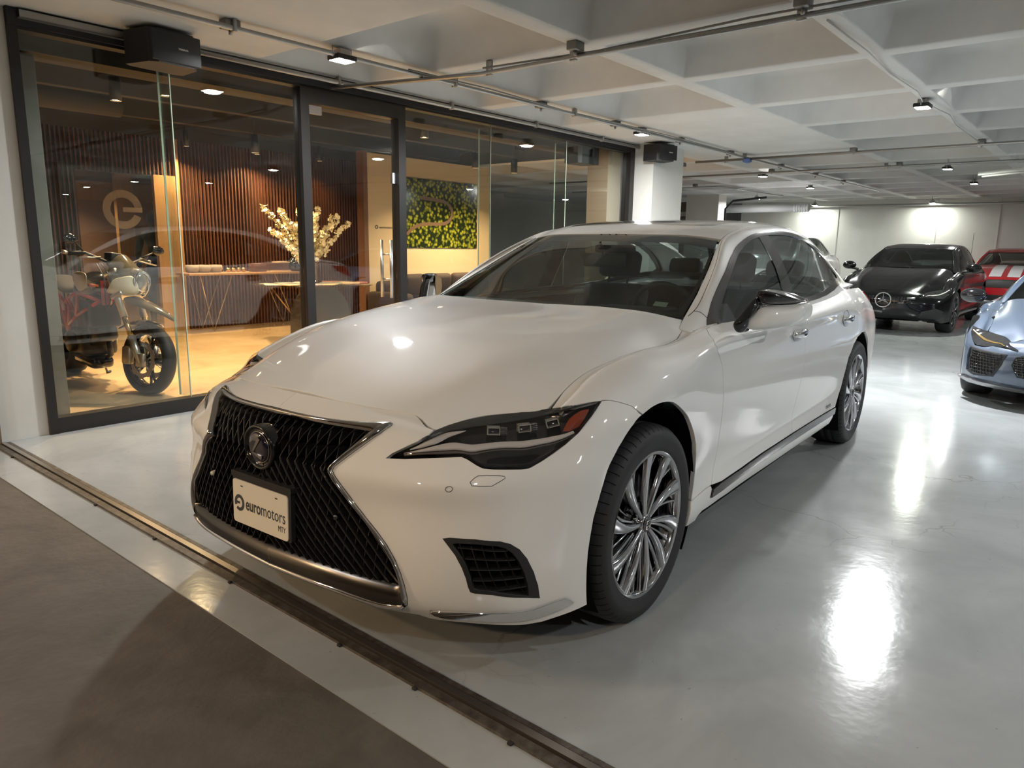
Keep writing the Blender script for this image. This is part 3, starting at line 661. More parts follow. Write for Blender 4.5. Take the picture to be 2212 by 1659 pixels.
def grille(root):
    fr = grille_frame(root)
    inner = GTOPI + GSIDEI + GBOTI
    yz = B3(inner); poly = [(p[1], p[2]) for p in yz]; full = poly + [(-a, b) for a, b in poly[::-1]]
    Pg = np.array(full)
    # x of the grille skin as a function of (y, z)
    gu, gv = np.meshgrid(np.linspace(0, 4.6, 60), np.linspace(1, 9, 90), indexing='ij')
    S = SB.ev(gu.ravel(), gv.ravel())
    def X(y, z):
        d = (S[:, 1] - abs(y)) ** 2 + (S[:, 2] - z) ** 2
        k = np.argpartition(d, 4)[:4]; w = 1 / (d[k] + 1e-7)
        return float((S[k, 0] * w).sum() / w.sum())
    mb = MB(); thin = MB()
    zt, zb = .815, .30; zk = .665
    def line(c, kd, ku, sg, th, dep, mbx, off):
        zs = np.linspace(zb, zt, 44); run = []
        for z in zs:
            y = c + ((zk - z) * kd if z < zk else (z - zk) * ku)
            y *= sg
            ok = pip(full, [y], [z])[0] and abs(y - 0) < 9
            if ok: run.append((y, z))
            else:
                if len(run) > 2: rib(run, th, dep, mbx, off)
                run = []
        if len(run) > 2: rib(run, th, dep, mbx, off)
    def rib(run, th, dep, mbx, off):
        vs = []; f = []; n = len(run)
        for i, (y, z) in enumerate(run):
            a = run[max(i - 1, 0)]; b = run[min(i + 1, n - 1)]
            dy, dz = b[0] - a[0], b[1] - a[1]; L = math.hypot(dy, dz) + 1e-9; ny, nz = dz / L * th / 2, -dy / L * th / 2
            x = X(y, z) - off
            vs += [(x - .004, y - ny, z - nz), (x, y - ny * .45, z - nz * .45), (x, y + ny * .45, z + nz * .45), (x - .004, y + ny, z + nz), (x - dep, y + ny, z + nz), (x - dep, y - ny, z - nz)]
        for i in range(n - 1):
            for j in range(6):
                k = (j + 1) % 6; f.append((i * 6 + j, i * 6 + k, (i + 1) * 6 + k, (i + 1) * 6 + j))
        mbx.add(vs, f, False)
    d = .037
    for k in range(-14, 22):
        for sg in (1, -1):
            c = (k + .5) * d
            # the strong blades follow the spindle outline on their own side
            def half(c, kd, ku, th, dep, mbx, off, own):
                zs = np.linspace(zb, zt, 60); run = []
                for z in zs:
                    y = c + ((zk - z) * kd if z < zk else (z - zk) * ku)
                    ok = (y > -.004 if own else True) and pip(full, [y * sg], [z])[0]
                    if ok: run.append((y * sg, z))
                    else:
                        if len(run) > 2: rib(run, th, dep, mbx, off)
                        run = []
                if len(run) > 2: rib(run, th, dep, mbx, off)
            half(c, .84, .56, .0050, .045, mb, .010, True)
            if c > -.2: half(c * 1.05, -.22, -.26, .0030, .034, thin, .014, True)
    g = mb.build('grille_slats', M['grille'], root)
    thin.build('grille_cross_slats', M['grille'], g)
    bk = MB(); n = len(full)
    bk.add([(X(a * .9, b) - .075, a, b) for a, b in full], [tuple(range(n))], False).build('grille_backing', M['void'], g)
    for y in (-.336, .336):
        MB().lathe([(0, .004), (.007, .003), (.009, -.002), (.009, -.02)], 16, 'x', (X(y, .52) - .006, y, .52)).build('parking_sensor', M['plate_sensor'] if y < 0 else M['dark_chrome'], g)
    # camera under the badge
    MB().rbox(.905, .934, -.018, .018, .574, .614, .006).build('front_camera', M['black_mat'], g)
    MB().lathe([(0, .939), (.006, .938), (.009, .934), (.011, .93)], 16, 'x', (0, 0, .594)).build('camera_lens', M['logo_blue'], g)
    # badge
    e = [(math.cos(t) * .079, math.sin(t) * .075) for t in np.linspace(0, 2 * PI, 49)[:-1]]
    rg = MB(); prof = [(1., -.05), (1., .016), (.97, .024), (.90, .026), (.86, .022), (.83, .016), (.70, .014), (.69, .018), (.665, .018)]
    def ovl(prof, mbx):
        L = len(e); vs = [(.928 + h, a * k, .684 + b * k) for k, h in prof for a, b in e]
        mbx.add(vs, [(i * L + j, i * L + (j + 1) % L, (i + 1) * L + (j + 1) % L, (i + 1) * L + j) for i in range(len(prof) - 1) for j in range(L)])
    ovl(prof, rg); b = rg.build('badge_surround', M['black_gloss'], root)
    ds = MB(); ovl([(.67, .015), (.665, .022), (.6, .026), (.4, .0285), (.2, .0295), (.001, .030)], ds); ds.build('badge_glass', M['logo_blue'], b)
    rr = MB(); rr.tube([(.947, a * .685, .684 + q * .685) for a, q in e], .0022, 6, closed=True)
    lg = MB()
    def bar(p, q, w0, w1):
        p, q = Vector(p), Vector(q); d_ = (q - p).normalized(); nn = Vector((0, -d_.z, d_.y))
        a = [p + nn * w0, p - nn * w0, q - nn * w1, q + nn * w1]
        xs = .9602
        lg.add([(xs - .004, v.y, v.z) for v in a] + [(xs, v.y, v.z) for v in a], [(0, 1, 2, 3), (4, 5, 6, 7), (0, 1, 5, 4), (1, 2, 6, 5), (2, 3, 7, 6), (3, 0, 4, 7)], False)
    bar((0, .019, .719), (0, -.018, .670), .0062, .0036)
    bar((0, -.020, .668), (0, .030, .654), .0038, .0056)
    lg.build('badge_letter', M['badge'], b); rr.build('badge_ring', M['badge'], b)

def number_plate(root):
    T = Matrix.Translation((.957, 0, .477)) @ Matrix.Rotation(-.027, 4, 'Y') @ basis((0, 0, 0), (0, 1, 0), (0, 0, 1), (1, 0, 0))
    def rr(w, h, r, n=5):
        o = []
        for cx_, cy_, a0 in ((w / 2 - r, h / 2 - r, 0), (-w / 2 + r, h / 2 - r, PI / 2), (-w / 2 + r, -h / 2 + r, PI), (w / 2 - r, -h / 2 + r, 1.5 * PI)):
            o += [(cx_ + r * math.cos(a0 + PI / 2 * k / n), cy_ + r * math.sin(a0 + PI / 2 * k / n)) for k in range(n + 1)]
        return o
    mb = MB().prism(rr(.316, .166, .008), -.020, -.004, T @ Matrix.Translation((.004, .005, 0)))
    mb.prism(rr(.326, .02, .006), -.05, .002, T @ Matrix.Translation((.008, .094, 0)))
    b = mb.build('number_plate_holder', M['black_mat'], root)
    p = MB().prism(rr(.30, .15, .012), -.004, 0, T).build('number_plate', M['plate'], b)
    def fit(o, w):
        xs = [v.co.x for v in o.data.vertices]; k = w / (max(xs) - min(xs)); x0 = min(xs)
        for v in o.data.vertices: v.co.x = (v.co.x - x0) * k
        return o
    def place(o, x, y): o.matrix_local = T @ Matrix.Translation((x, y, .0004)); return o
    place(fit(text_obj('plate_text', 'euro', .060, M['ink'], p, True, .0003), .083), -.077, -.020)
    place(fit(text_obj('plate_text', 'motors', .060, M['ink'], p, False, .0003), .128), .009, -.020)
    place(fit(text_obj('plate_text', 'MTY', .027, M['ink'], p, False, .0003), .038), .100, -.050)
    lg = MB()
    # ring with an inner notch
    a = np.linspace(math.radians(205), math.radians(205 - 335), 34)
    pts = [(math.cos(t), math.sin(t)) for t in a]
    vs = [(-.113 + x * k, -.004 + y * k * 1.05, z) for z in (.0, .0008) for k in (.027, .0165) for x, y in pts]
    L = len(pts); f = [(j, j + 1, L + j + 1, L + j) for j in range(L - 1)] + [(2 * L + j, 2 * L + j + 1, 3 * L + j + 1, 3 * L + j) for j in range(L - 1)]
    lg.add(vs, f, False).box(-.1325, -.111, -.0075, .0005, 0, .0008)
    o = lg.build('plate_logo', M['ink'], p); o.matrix_local = T @ Matrix.Translation((0, 0, .0006))
    for x in (-.098, .092):
        MB().box(x - .006, x + .006, .054, .058, 0, .0008, T).build('plate_slot', M['ink'], p)

def headlight(root, s):
    n = 40; Tp = resample(HL_TOP, n); Lo = resample(HL_LOW, n)
    def at(a, b, off=0.):
        i = np.clip(np.atleast_1d(a) * (n - 1), 0, n - 1); ii = np.arange(n)
        t = np.stack([np.interp(i, ii, Tp[:, k]) for k in range(3)], 1); l = np.stack([np.interp(i, ii, Lo[:, k]) for k in range(3)], 1)
        b = np.atleast_1d(b)[:, None]; aa = np.atleast_1d(a)[:, None]
        w = np.linalg.norm(t - l, axis=1, keepdims=True)
        nn = np.array([.80, .45, .25]) * (1 - aa) + np.array([.45, .86, .2]) * aa; nn = nn / np.linalg.norm(nn, axis=1, keepdims=True)
        bul = np.sin(PI * b) * (.14 * w) + off
        return (t * (1 - b) + l * b + nn * bul) * [1, s, 1]
    A = np.linspace(0, 1, n)
    def sheet(name, bs, offs, m, par, a0=0., a1=1., na=n):
        R = []
        for b, o_ in zip(bs, offs):
            aa = np.linspace(a0, a1, na); R.append(at(aa, np.full(na, b) if np.isscalar(b) else np.interp(aa, np.linspace(a0, a1, len(b)), b), o_))
        R = np.array(R); a_, b_ = R.shape[:2]
        f = [(i * b_ + j, i * b_ + j + 1, (i + 1) * b_ + j + 1, (i + 1) * b_ + j) for i in range(a_ - 1) for j in range(b_ - 1)]
        return MB().add(R.reshape(-1, 3), f).build(name, m, par)
    lens = sheet('headlight', np.linspace(0, 1, 11), [0] * 11, M['clear'], root)
    sheet('headlight_housing', [0, .0, .12, .3, .5, .7, .9, 1, 1], [-.0, -.004, -.03, -.055, -.06, -.05, -.03, -.004, 0], M['hl_black'], lens)
    sheet('headlight_brow', [0, .04, .14, .17], [-.001, -.004, -.006, -.016], M['hl_grey'], lens, .16, .98)
    # daytime light: long lower blade and short upper blade
    def blade(name, b0, b1, a0, a1, off, m, th=.006):
        k = 30; aa = np.linspace(a0, a1, k); c0 = np.interp(aa, np.linspace(a0, a1, len(b0)), b0); c1 = np.interp(aa, np.linspace(a0, a1, len(b1)), b1)
        R = [at(aa, c0, off - th), at(aa, c0 * .85 + c1 * .15, off), at(aa, c0 * .5 + c1 * .5, off + .001), at(aa, c0 * .15 + c1 * .85, off), at(aa, c1, off - th)]
        R = np.array(R); f = [(i * k + j, i * k + j + 1, (i + 1) * k + j + 1, (i + 1) * k + j) for i in range(4) for j in range(k - 1)]
        return MB().add(R.reshape(-1, 3), f).build(name, m, lens)
    def prof(pts, a0, a1, n_=24): q = np.array(pts); return np.interp(np.linspace(a0, a1, n_), q[:, 0], q[:, 1]).tolist()
    bt_ = [(.07, .42), (.10, .47), (.16, .50), (.217, .505), (.30, .525), (.35, .525), (.45, .50), (.508, .497), (.55, .513), (.65, .612), (.717, .70), (.775, .825), (.80, .87)]
    bb_ = [(.07, .44), (.10, .60), (.15, .70), (.2, .738), (.26, .775), (.3, .775), (.35, .71), (.39, .65), (.433, .622), (.492, .610), (.533, .625), (.642, .725), (.725, .845), (.775, .93), (.80, .97)]
    sb_ = [(.05, .775), (.19, .885), (.26, .92), (.29, .90), (.35, .78), (.39, .70), (.433, .665), (.492, .655), (.533, .668), (.633, .763), (.717, .885), (.775, .965), (.80, .99)]
    blade('daytime_light_bar', prof(bt_, .07, .80), prof(bb_, .07, .80), .07, .80, -.012, M['drl'])
    blade('daytime_light_bar', prof([(.10, .262), (.158, .185), (.267, .188), (.325, .20), (.372, .213)], .10, .372), prof([(.10, .36), (.142, .438), (.208, .455), (.25, .40), (.317, .30), (.372, .222)], .10, .372), .10, .372, -.011, M['drl'])
    blade('lower_trim_strip', (np.array(prof(bb_, .07, .80)) + .018).tolist(), prof(sb_, .07, .80), .07, .80, -.013, M['drl_dark'])
    for a, b_m in ((.485, .27), (.612, .31), (.738, .38)):
        c = at([a], [b_m], -.030)[0]; t1 = at([a + .02], [b_m + .012], -.030)[0] - c; t1 /= np.linalg.norm(t1)
        up = np.array([0, 0, 1.]); nn = np.cross(t1, up) * s; nn /= np.linalg.norm(nn)
        if nn[0] < 0: nn = -nn
        mt = basis(c, tuple(t1), tuple(np.cross(nn, t1)), tuple(nn))
        mb = MB(); w, h = .020, .0115
        for x0, x1, y0, y1 in ((-w, -w + .003, -h, h), (w - .003, w, -h, h), (-w, w, -h, -h + .002), (-w, w, h - .002, h)): mb.box(x0, x1, y0, y1, -.008, .02, mt)
        md = mb.build('led_module', M['led_frame'], lens)
        MB().rbox(-w + .004, w - .004, -h + .003, h - .003, -.006, .006, .003, 2, mt).build('led_lens', M['logo_blue'], md)
        if a < .7:
            q = MB()
            for k in range(4): q.rbox(w + .002, w + .022, -h + k * .006, -h + k * .006 + .0035, -.004, .012, .001, 1, mt)
            q.build('cooling_fins', M['satin'], md)
    # amber reflector at the outer end
    am = [(.755, .70), (.79, .56), (.817, .475), (.85, .43), (.885, .415), (.925, .58), (.92, .70), (.875, .88), (.835, .93), (.785, .81)]
    ca = (.845, .68); V = [at([ca[0]], [ca[1]], -.010)[0]] + [at([p], [q], -.016)[0] for p, q in am]
    MB().add(V, [(0, i + 1, (i + 1) % len(am) + 1) for i in range(len(am))], False).build('amber_reflector', M['amber'], lens)

def hero_extras(root):
    grille(root); number_plate(root)
    for s in (1, -1):
        headlight(root, s)
        side_mirror(root, s, M['pearl'])
        # corner vent
        c = np.mean(VENT, 0); inn = [tuple(c + (np.array(p) - c) * (.80, .84)) for p in VENT]
        v = panel('corner_vent', SB, VENT, M['black_mat'], root, s, step=.02, gap=0, holes=[inn], off=.001, depth=.03)
        panel('vent_backing', SB, VENT, M['void'], v, s, step=.03, gap=0, off=-.035, flange=False)
        mb = MB(); us = [p[0] for p in inn]; vs_ = [p[1] for p in inn]
        def rib(path):
            run = []
            for q in path + [None]:
                if q is not None and pip(inn, [q[0]], [q[1]])[0]: run.append(q)
                else:
                    if len(run) > 2:
                        a = B3(run, -.004) * [1, s, 1]; b = B3(run, -.022) * [1, s, 1]
                        n_ = len(run); w = np.array([0, 0, .0016]) if abs(run[0][1] - run[-1][1]) < .4 * abs(run[0][0] - run[-1][0]) + .25 else np.array([.0, .0016, 0])
                        V = np.vstack([a - w, a + w, b + w, b - w]); f = [(j * n_ + i, j * n_ + i + 1, ((j + 1) % 4) * n_ + i + 1, ((j + 1) % 4) * n_ + i) for j in range(4) for i in range(n_ - 1)]
                        mb.add(V, f, False)
                    run = []
        for k in range(5):      # upright ribs lean with the vent
            t = (k + .5) / 5
            rib([(4.75 + t * 1.25 + (1 - q) * .75, 1.6 + q * 2.6) for q in np.linspace(0, 1, 30)])
        for k in range(9):
            z0 = 1.75 + k * .30
            rib([(4.5 + q * 2.4, z0 + .12 + math.sin(q * 7 + k) * .02 - q * .28 + .15) for q in np.linspace(0, 1, 40)])
        mb.build('vent_ribs', M['black_mat'], v)
        panel('bumper_chrome_fin', SB, FIN, M['chrome'], root, s, step=.012, gap=.001, off=.007, depth=.02)
        # washer cover and sensor outlines, set flush
        for nm, pl in (('washer_cover', WASHER), ('sensor_ring', [(4.67 + .07 * math.cos(t), 5.86 + .12 * math.sin(t)) for t in np.linspace(0, 2 * PI, 18)[:-1]])):
            q = dens(pl, .008, SB); MB().tube((B3(q, .0002) * [1, s, 1]).tolist(), .0009, 5, closed=True).build(nm, M['seam'], root)
        # door handles: recess dish and chrome pull
        for (u, v_) in ((9.70, 8.06), (11.86, 8.02)):
            P, N = SM.nrm(u, v_); P = P[0]; N = N[0]
            if N[1] < 0: N = -N
            ex = np.array([-1, 0, .03]); ex /= np.linalg.norm(ex); ey = np.cross(N, ex); mt = basis(P * [1, s, 1], tuple(ex * [1, s, 1]), tuple(ey * [1, s, 1]), tuple(N * [1, s, 1]))
            hb = MB(); m_ = 13; rows = []
            for i in range(m_):
                t = i / (m_ - 1); x = -.10 + .21 * t; h = .012 + .010 * math.sin(PI * t); bow = .038 * math.sin(PI * (t * .92 + .04)) ** .6 + .002
                rows.append([(x, y * h + .004, bow + z * .006) for y, z in [(math.cos(a), math.sin(a)) for a in np.linspace(0, 2 * PI, 11)[:-1]]])
            vs = [tuple(mt @ Vector(q)) for r in rows for q in r]
            hb.add(vs, [(i * 10 + j, i * 10 + (j + 1) % 10, (i + 1) * 10 + (j + 1) % 10, (i + 1) * 10 + j) for i in range(m_ - 1) for j in range(10)] + [tuple(range(10)), tuple((m_ - 1) * 10 + j for j in range(10))])
            h = hb.build('door_handle', M['chrome'], root)
            el = [tuple(mt @ Vector((math.cos(t) * .075, math.sin(t) * .05 + .006, .0006))) for t in np.linspace(0, 2 * PI, 40)[:-1]]
            MB().tube(el, .0016, 5, closed=True).build('handle_cup_edge', M['seam'], h)
        tx = text_obj('hybrid_badge', 'HYBRID', .03, M['dark_chrome'], root, True, .001)
        P, N = SM.nrm(11.2, 12.72); P = P[0] + [0, .002, 0]
        tx.matrix_local = basis(P * [1, s, 1], (-1 * s, 0, 0), (0, 0, 1), (0, s, 0)) @ Matrix.Translation((-.06, -.01, 0))
        for sm, pts_ in ((SG, [(.291, 3.126), (.30, 3.37), (.285, 3.8), (.255, 4.33)]), (SG, [(2.98, 3.02), (2.6, 3.2), (2.22, 3.40), (1.573, 3.42), (.952, 3.36), (.5, 3.25), (.291, 3.126), (.1, 2.98)])):
            q = np.array(smooth_line(pts_, 2)); P_, N_ = sm.nrm(q[:, 0], q[:, 1]); N_[N_[:, 1] < 0] *= -1
            MB().tube(((P_ + N_ * .0003) * [1, s, 1]).tolist(), .0016, 5).build('pillar_seam', M['seam'], root)
    # cabin
    d = MB()
    rows = []
    for x, z, w in ((-.60, .99, .70), (-.72, 1.005, .74), (-.86, 1.015, .75), (-1.02, 1.01, .75), (-1.10, .985, .75), (-1.13, .90, .74), (-1.12, .70, .72)):
        rows.append([(x - .05 * (abs(t) ** 2), t * w, z + (.028 * math.exp(-((t * w - .37) / .22) ** 2) if -1.15 < x < -.8 else 0) - .03 * t * t) for t in np.linspace(-1, 1, 33)])
    V = [q for r in rows for q in r]; d.add(V, [(i * 33 + j, i * 33 + j + 1, (i + 1) * 33 + j + 1, (i + 1) * 33 + j) for i in range(6) for j in range(32)])
    dash = d.build('dashboard', M['interior2'], root)
    MB().rbox(-.98, -.80, .18, .56, 1.035, 1.052, .012, 3).rbox(-1.10, -.86, -.62, .02, 1.01, 1.028, .01, 3).build('dashboard_vent_panel', M['black_mat'], dash)
    MB().rbox(-.80, -.68, .52, .535, 1.03, 1.031, .0004, 1).build('windscreen_sticker', M['white'], dash) if 0 else None
    st = MB(); c = Vector((-1.23, .38, .985)); ax = Matrix.Translation(c) @ Matrix.Rotation(math.radians(-66), 4, 'Y')
    st.tube([ax @ Vector((.185 * math.cos(t), .185 * math.sin(t), 0)) for t in np.linspace(0, 2 * PI, 41)[:-1]], .014, 10, closed=True)
    st.rbox(-.06, .06, -.075, .075, -.03, .01, .02, 3, ax).rbox(-.015, .015, -.18, .18, -.015, .0, .006, 2, ax).tube([ax @ Vector((0, 0, -.02)), c + Vector((.25, 0, -.12))], .03, 10)
    st.build('steering_wheel', M['interior'], root)
    def seat(x, y, w=.50, name='front_seat', hr=True):
        b = MB(); tl = Matrix.Translation((x, y, .50)) @ Matrix.Rotation(math.radians(-14), 4, 'Y')
        b.rbox(-.02, .50, -w / 2, w / 2, .22, .40, .06, 3, Matrix.Translation((x, y, .12)))
        b.rbox(-.10, .04, -w / 2 + .02, w / 2 - .02, 0, .62, .055, 3, tl)
        for q in (-1, 1): b.rbox(-.06, .10, q * (w / 2 - .05) - .045, q * (w / 2 - .05) + .045, .05, .52, .04, 3, tl)
        o_ = b.build(name, M['interior'], root)
        if hr: 
            h = MB().rbox(-.09, .02, -.145, .145, .665, .84, .045, 4, tl); h.cyl(tl @ Vector((-.04, -.07, .58)), tl @ Vector((-.04, -.07, .7)), .007, 8).cyl(tl @ Vector((-.04, .07, .58)), tl @ Vector((-.04, .07, .7)), .007, 8)
            h.build('headrest', M['interior'], o_)
    seat(-1.88, .38); seat(-1.88, -.38)
    rs = MB().rbox(-2.95, -2.45, -.66, .66, .50, .68, .06, 3); tl = Matrix.Translation((-2.92, 0, .6)) @ Matrix.Rotation(math.radians(-20), 4, 'Y')
    rs.rbox(-.10, .06, -.66, .66, 0, .58, .06, 3, tl)
    ro = rs.build('rear_seat', M['interior'], root)
    for y in (-.38, .38): MB().rbox(-.08, .03, -.13, .13, .57, .70, .04, 3, tl @ Matrix.Translation((0, y, 0))).build('headrest', M['interior'], ro)
    # inner trims of doors, pillars, parcel shelf and roof lining
    for s in (1, -1):
        MB().box(-3.2, -.62, s * .80 - .02, s * .80 + .02, .3, .995).build('inner_door_trim', M['interior'], root)
    MB().box(-3.75, -3.05, -.66, .66, .97, 1.0).build('parcel_shelf', M['interior'], root)
    panel('roof_lining', SG, [(3.05, 0), (3.1, 2.9), (7.6, 2.9), (7.6, 0)], M['interior'], root, step=.06, mirror=True, gap=0, off=-.035, flange=False)
    MB().rbox(-1.24, -1.21, -.13, .13, 1.225, 1.30, .012, 3).cyl((-1.22, 0, 1.28), (-1.17, 0, 1.36), .008).build('rear_view_mirror', M['interior'], root)
    MB().rbox(-1.42, -1.26, -.09, .09, 1.30, 1.345, .015, 2).build('mirror_sensor_pod', M['interior'], root)
    # stickers on the windscreen
    def onws(u, v, off=-.006):
        P, N = SG.nrm(u, v); P = P[0]; N = N[0]; N = N if N[0] > 0 else -N
        return P, N
    def patch(name, pts, m, par=None):
        V = []
        for u, v in pts:
            P, N = onws(u, v); V.append(P - N * .006)
        MB().add(V, [tuple(range(len(V)))], False).build(name, m, root if par is None else par)
    patch('windscreen_sticker', [(.34, 2.30), (.34, 2.02), (.50, 2.02), (.50, 2.30)], M['sticker'])
    patch('windscreen_sticker', [(2.62, 2.62), (2.60, 2.22), (2.76, 2.20), (2.78, 2.58)], M['blue_film'])
    patch('windscreen_label', [(.22, 2.22), (.22, 2.06), (.30, 2.06), (.30, 2.22)], M['sticker_dark'])

M['badge'] = mat('badge_metal', (.42, .41, .40), .2, 1.); M['satin_dark'] = mat('dark_satin_metal', (.10, .095, .09), .25, 1.); M['led_frame'] = mat('led_frame', (.75, .74, .72), .15, .6)
M['grille_chrome'] = mat('grille_frame_chrome', (.50, .49, .48), .09, 1.)
M['hl_black'] = mat('headlight_black', (.010, .010, .011), .25, 0, .5)
M['hl_grey'] = mat('headlight_brow_grey', (.022, .025, .025), .3, 0, .4)
M['drl'] = mat('light_guide', (.55, .52, .50), .35)
M['drl_dark'] = mat('light_guide_dark', (.10, .085, .08), .35)
M['plate_sensor'] = mat('sensor_white', (.6, .58, .52), .35)
M['sticker'] = mat('sticker_paper', (.42, .52, .45), .6)
M['sticker_dark'] = mat('sticker_dark', (.02, .02, .02), .6)
M['blue_film'] = mat('blue_film', (.12, .38, .50), .4)
hero = thing('saloon_car', 'large pearl white saloon car with black spindle grille and polished alloy wheels', 'car')
build_car(hero, SM, SG, SB, M['pearl'], step=.022, hero=True)
hero_extras(hero)
# ------------------------------------------------------------------ garage and showroom
# the building's own axes: a away along the glass front, b towards the glass front, z up
BT = -.04531776
RB = math.pi + BT
AX = Vector((-math.cos(BT), -math.sin(BT), 0)); BX = Vector((math.sin(BT), -math.cos(BT), 0))
def W(a, b, z=0.): v = AX * a + BX * b; return (v.x, v.y, z)
BM = basis((0, 0, 0), AX, BX, (0, 0, 1))
def bld(mb, name, m, parent=None):
    """mesh given in a, b, z of the building; origin kept at its own centre"""
    o = mb.build(name, m, parent)
    if parent is None or parent.get('_w') is None: o.matrix_world = BM
    return o

def node_floor(name, c0, c1, rough, scale, cracks=None, rough_var=.1, coat=0., crack_col=(.12, .12, .11), cw=.006, bump=.05):
    m = bpy.data.materials.new(name); m.use_nodes = True; nt = m.node_tree; b = nt.nodes['Principled BSDF']; L = nt.links
    tc = nt.nodes.new('ShaderNodeTexCoord')
    n1 = nt.nodes.new('ShaderNodeTexNoise'); n1.inputs['Scale'].default_value = scale; n1.inputs['Detail'].default_value = 8; n1.inputs['Roughness'].default_value = .6; n1.inputs['Distortion'].default_value = .6
    L.new(tc.outputs['Object'], n1.inputs['Vector'])
    r = nt.nodes.new('ShaderNodeValToRGB'); r.color_ramp.elements[0].position = .32; r.color_ramp.elements[1].position = .68
    r.color_ramp.elements[0].color = (*c0, 1); r.color_ramp.elements[1].color = (*c1, 1); L.new(n1.outputs['Fac'], r.inputs['Fac'])
    col = r.outputs['Color']
    if cracks:
        ns = nt.nodes.new('ShaderNodeTexNoise'); ns.inputs['Scale'].default_value = 2.2; ns.inputs['Detail'].default_value = 6
        L.new(tc.outputs['Object'], ns.inputs['Vector'])
        mxv = nt.nodes.new('ShaderNodeVectorMath'); mxv.operation = 'MULTIPLY_ADD'; mxv.inputs[1].default_value = (.55, .55, .55)
        L.new(ns.outputs['Color'], mxv.inputs[0]); L.new(tc.outputs['Object'], mxv.inputs[2])
        vo = nt.nodes.new('ShaderNodeTexVoronoi'); vo.feature = 'DISTANCE_TO_EDGE'; vo.inputs['Scale'].default_value = cracks
        L.new(mxv.outputs[0], vo.inputs['Vector'])
        mr = nt.nodes.new('ShaderNodeMapRange'); mr.inputs['From Min'].default_value = 0; mr.inputs['From Max'].default_value = cw
        mr.inputs['To Min'].default_value = 1; mr.inputs['To Max'].default_value = 0; L.new(vo.outputs['Distance'], mr.inputs['Value'])
        n3 = nt.nodes.new('ShaderNodeTexNoise'); n3.inputs['Scale'].default_value = .9; L.new(tc.outputs['Object'], n3.inputs['Vector'])
        m3 = nt.nodes.new('ShaderNodeMapRange'); m3.inputs['From Min'].default_value = .50; m3.inputs['From Max'].default_value = .62; L.new(n3.outputs['Fac'], m3.inputs['Value'])
        mu = nt.nodes.new('ShaderNodeMath'); mu.operation = 'MULTIPLY'; L.new(mr.outputs[0], mu.inputs[0]); L.new(m3.outputs[0], mu.inputs[1])
        # small dark specks
        sp = nt.nodes.new('ShaderNodeTexNoise'); sp.inputs['Scale'].default_value = 38; sp.inputs['Detail'].default_value = 3; L.new(tc.outputs['Object'], sp.inputs['Vector'])
        ms = nt.nodes.new('ShaderNodeMapRange'); ms.inputs['From Min'].default_value = .70; ms.inputs['From Max'].default_value = .78; L.new(sp.outputs['Fac'], ms.inputs['Value'])
        ad = nt.nodes.new('ShaderNodeMath'); ad.operation = 'MAXIMUM'; L.new(mu.outputs[0], ad.inputs[0]); L.new(ms.outputs[0], ad.inputs[1])
        k = nt.nodes.new('ShaderNodeMath'); k.operation = 'MULTIPLY'; k.inputs[1].default_value = .6; L.new(ad.outputs[0], k.inputs[0])
        mx = nt.nodes.new('ShaderNodeMix'); mx.data_type = 'RGBA'; mx.inputs['B'].default_value = (*crack_col, 1)
        L.new(k.outputs[0], mx.inputs['Factor']); L.new(col, mx.inputs['A']); col = mx.outputs['Result']
    L.new(col, b.inputs['Base Color'])
    n2 = nt.nodes.new('ShaderNodeTexNoise'); n2.inputs['Scale'].default_value = 3.5; n2.inputs['Detail'].default_value = 7; L.new(tc.outputs['Object'], n2.inputs['Vector'])
    mr = nt.nodes.new('ShaderNodeMapRange'); mr.inputs['To Min'].default_value = rough - rough_var; mr.inputs['To Max'].default_value = rough + rough_var
    L.new(n2.outputs['Fac'], mr.inputs['Value']); L.new(mr.outputs[0], b.inputs['Roughness'])
    bp = nt.nodes.new('ShaderNodeBump'); bp.inputs['Strength'].default_value = bump; bp.inputs['Distance'].default_value = .01
    nb = nt.nodes.new('ShaderNodeTexNoise'); nb.inputs['Scale'].default_value = 26; nb.inputs['Detail'].default_value = 4; L.new(tc.outputs['Object'], nb.inputs['Vector'])
    L.new(nb.outputs['Fac'], bp.inputs['Height']); L.new(bp.outputs['Normal'], b.inputs['Normal'])
    return m

M['epoxy'] = node_floor('grey_epoxy_floor', (.31, .33, .33), (.42, .44, .44), .15, 1.3, cracks=.9, rough_var=.06, bump=.045)
M['asphalt'] = node_floor('worn_driveway_paint', (.075, .067, .059), (.115, .104, .093), .55, 5.0, cracks=.55, rough_var=.1, crack_col=(.03, .027, .024), cw=.004, bump=.35)
M['marble'] = node_floor('showroom_stone_floor', (.42, .29, .15), (.58, .43, .25), .16, 1.1, cracks=1.1, rough_var=.05, crack_col=(.75, .6, .4), bump=.02)
M['ceil'] = mat('white_painted_concrete', (.58, .575, .55), .75, var=(1.5, (.53, .525, .50), (.62, .615, .59)), bump=(12, .15, .01))
M['wallw'] = mat('white_wall_paint', (.66, .65, .60), .7, var=(1.2, (.60, .59, .55), (.68, .67, .63)), bump=(14, .12, .01))
M['black_frame'] = mat('black_aluminium', (.012, .011, .010), .35)
M['black_wall'] = mat('black_painted_wall', (.016, .015, .014), .6)
M['glass'] = glass_mat('showroom_glass', (.93, .95, .93), 1.52)
M['glass_edge'] = mat('green_glass_edge', (.45, .55, .42), .15, 0, .3)
M['concrete'] = mat('raw_concrete', (.17, .17, .15), .8, var=(3, (.13, .13, .112), (.20, .20, .175)))
M['slat'] = mat('walnut_slat', (.13, .05, .024), .45, var=(6, (.09, .034, .015), (.16, .062, .03)))
M['slat_dark'] = mat('slat_backing', (.012, .010, .009), .8)
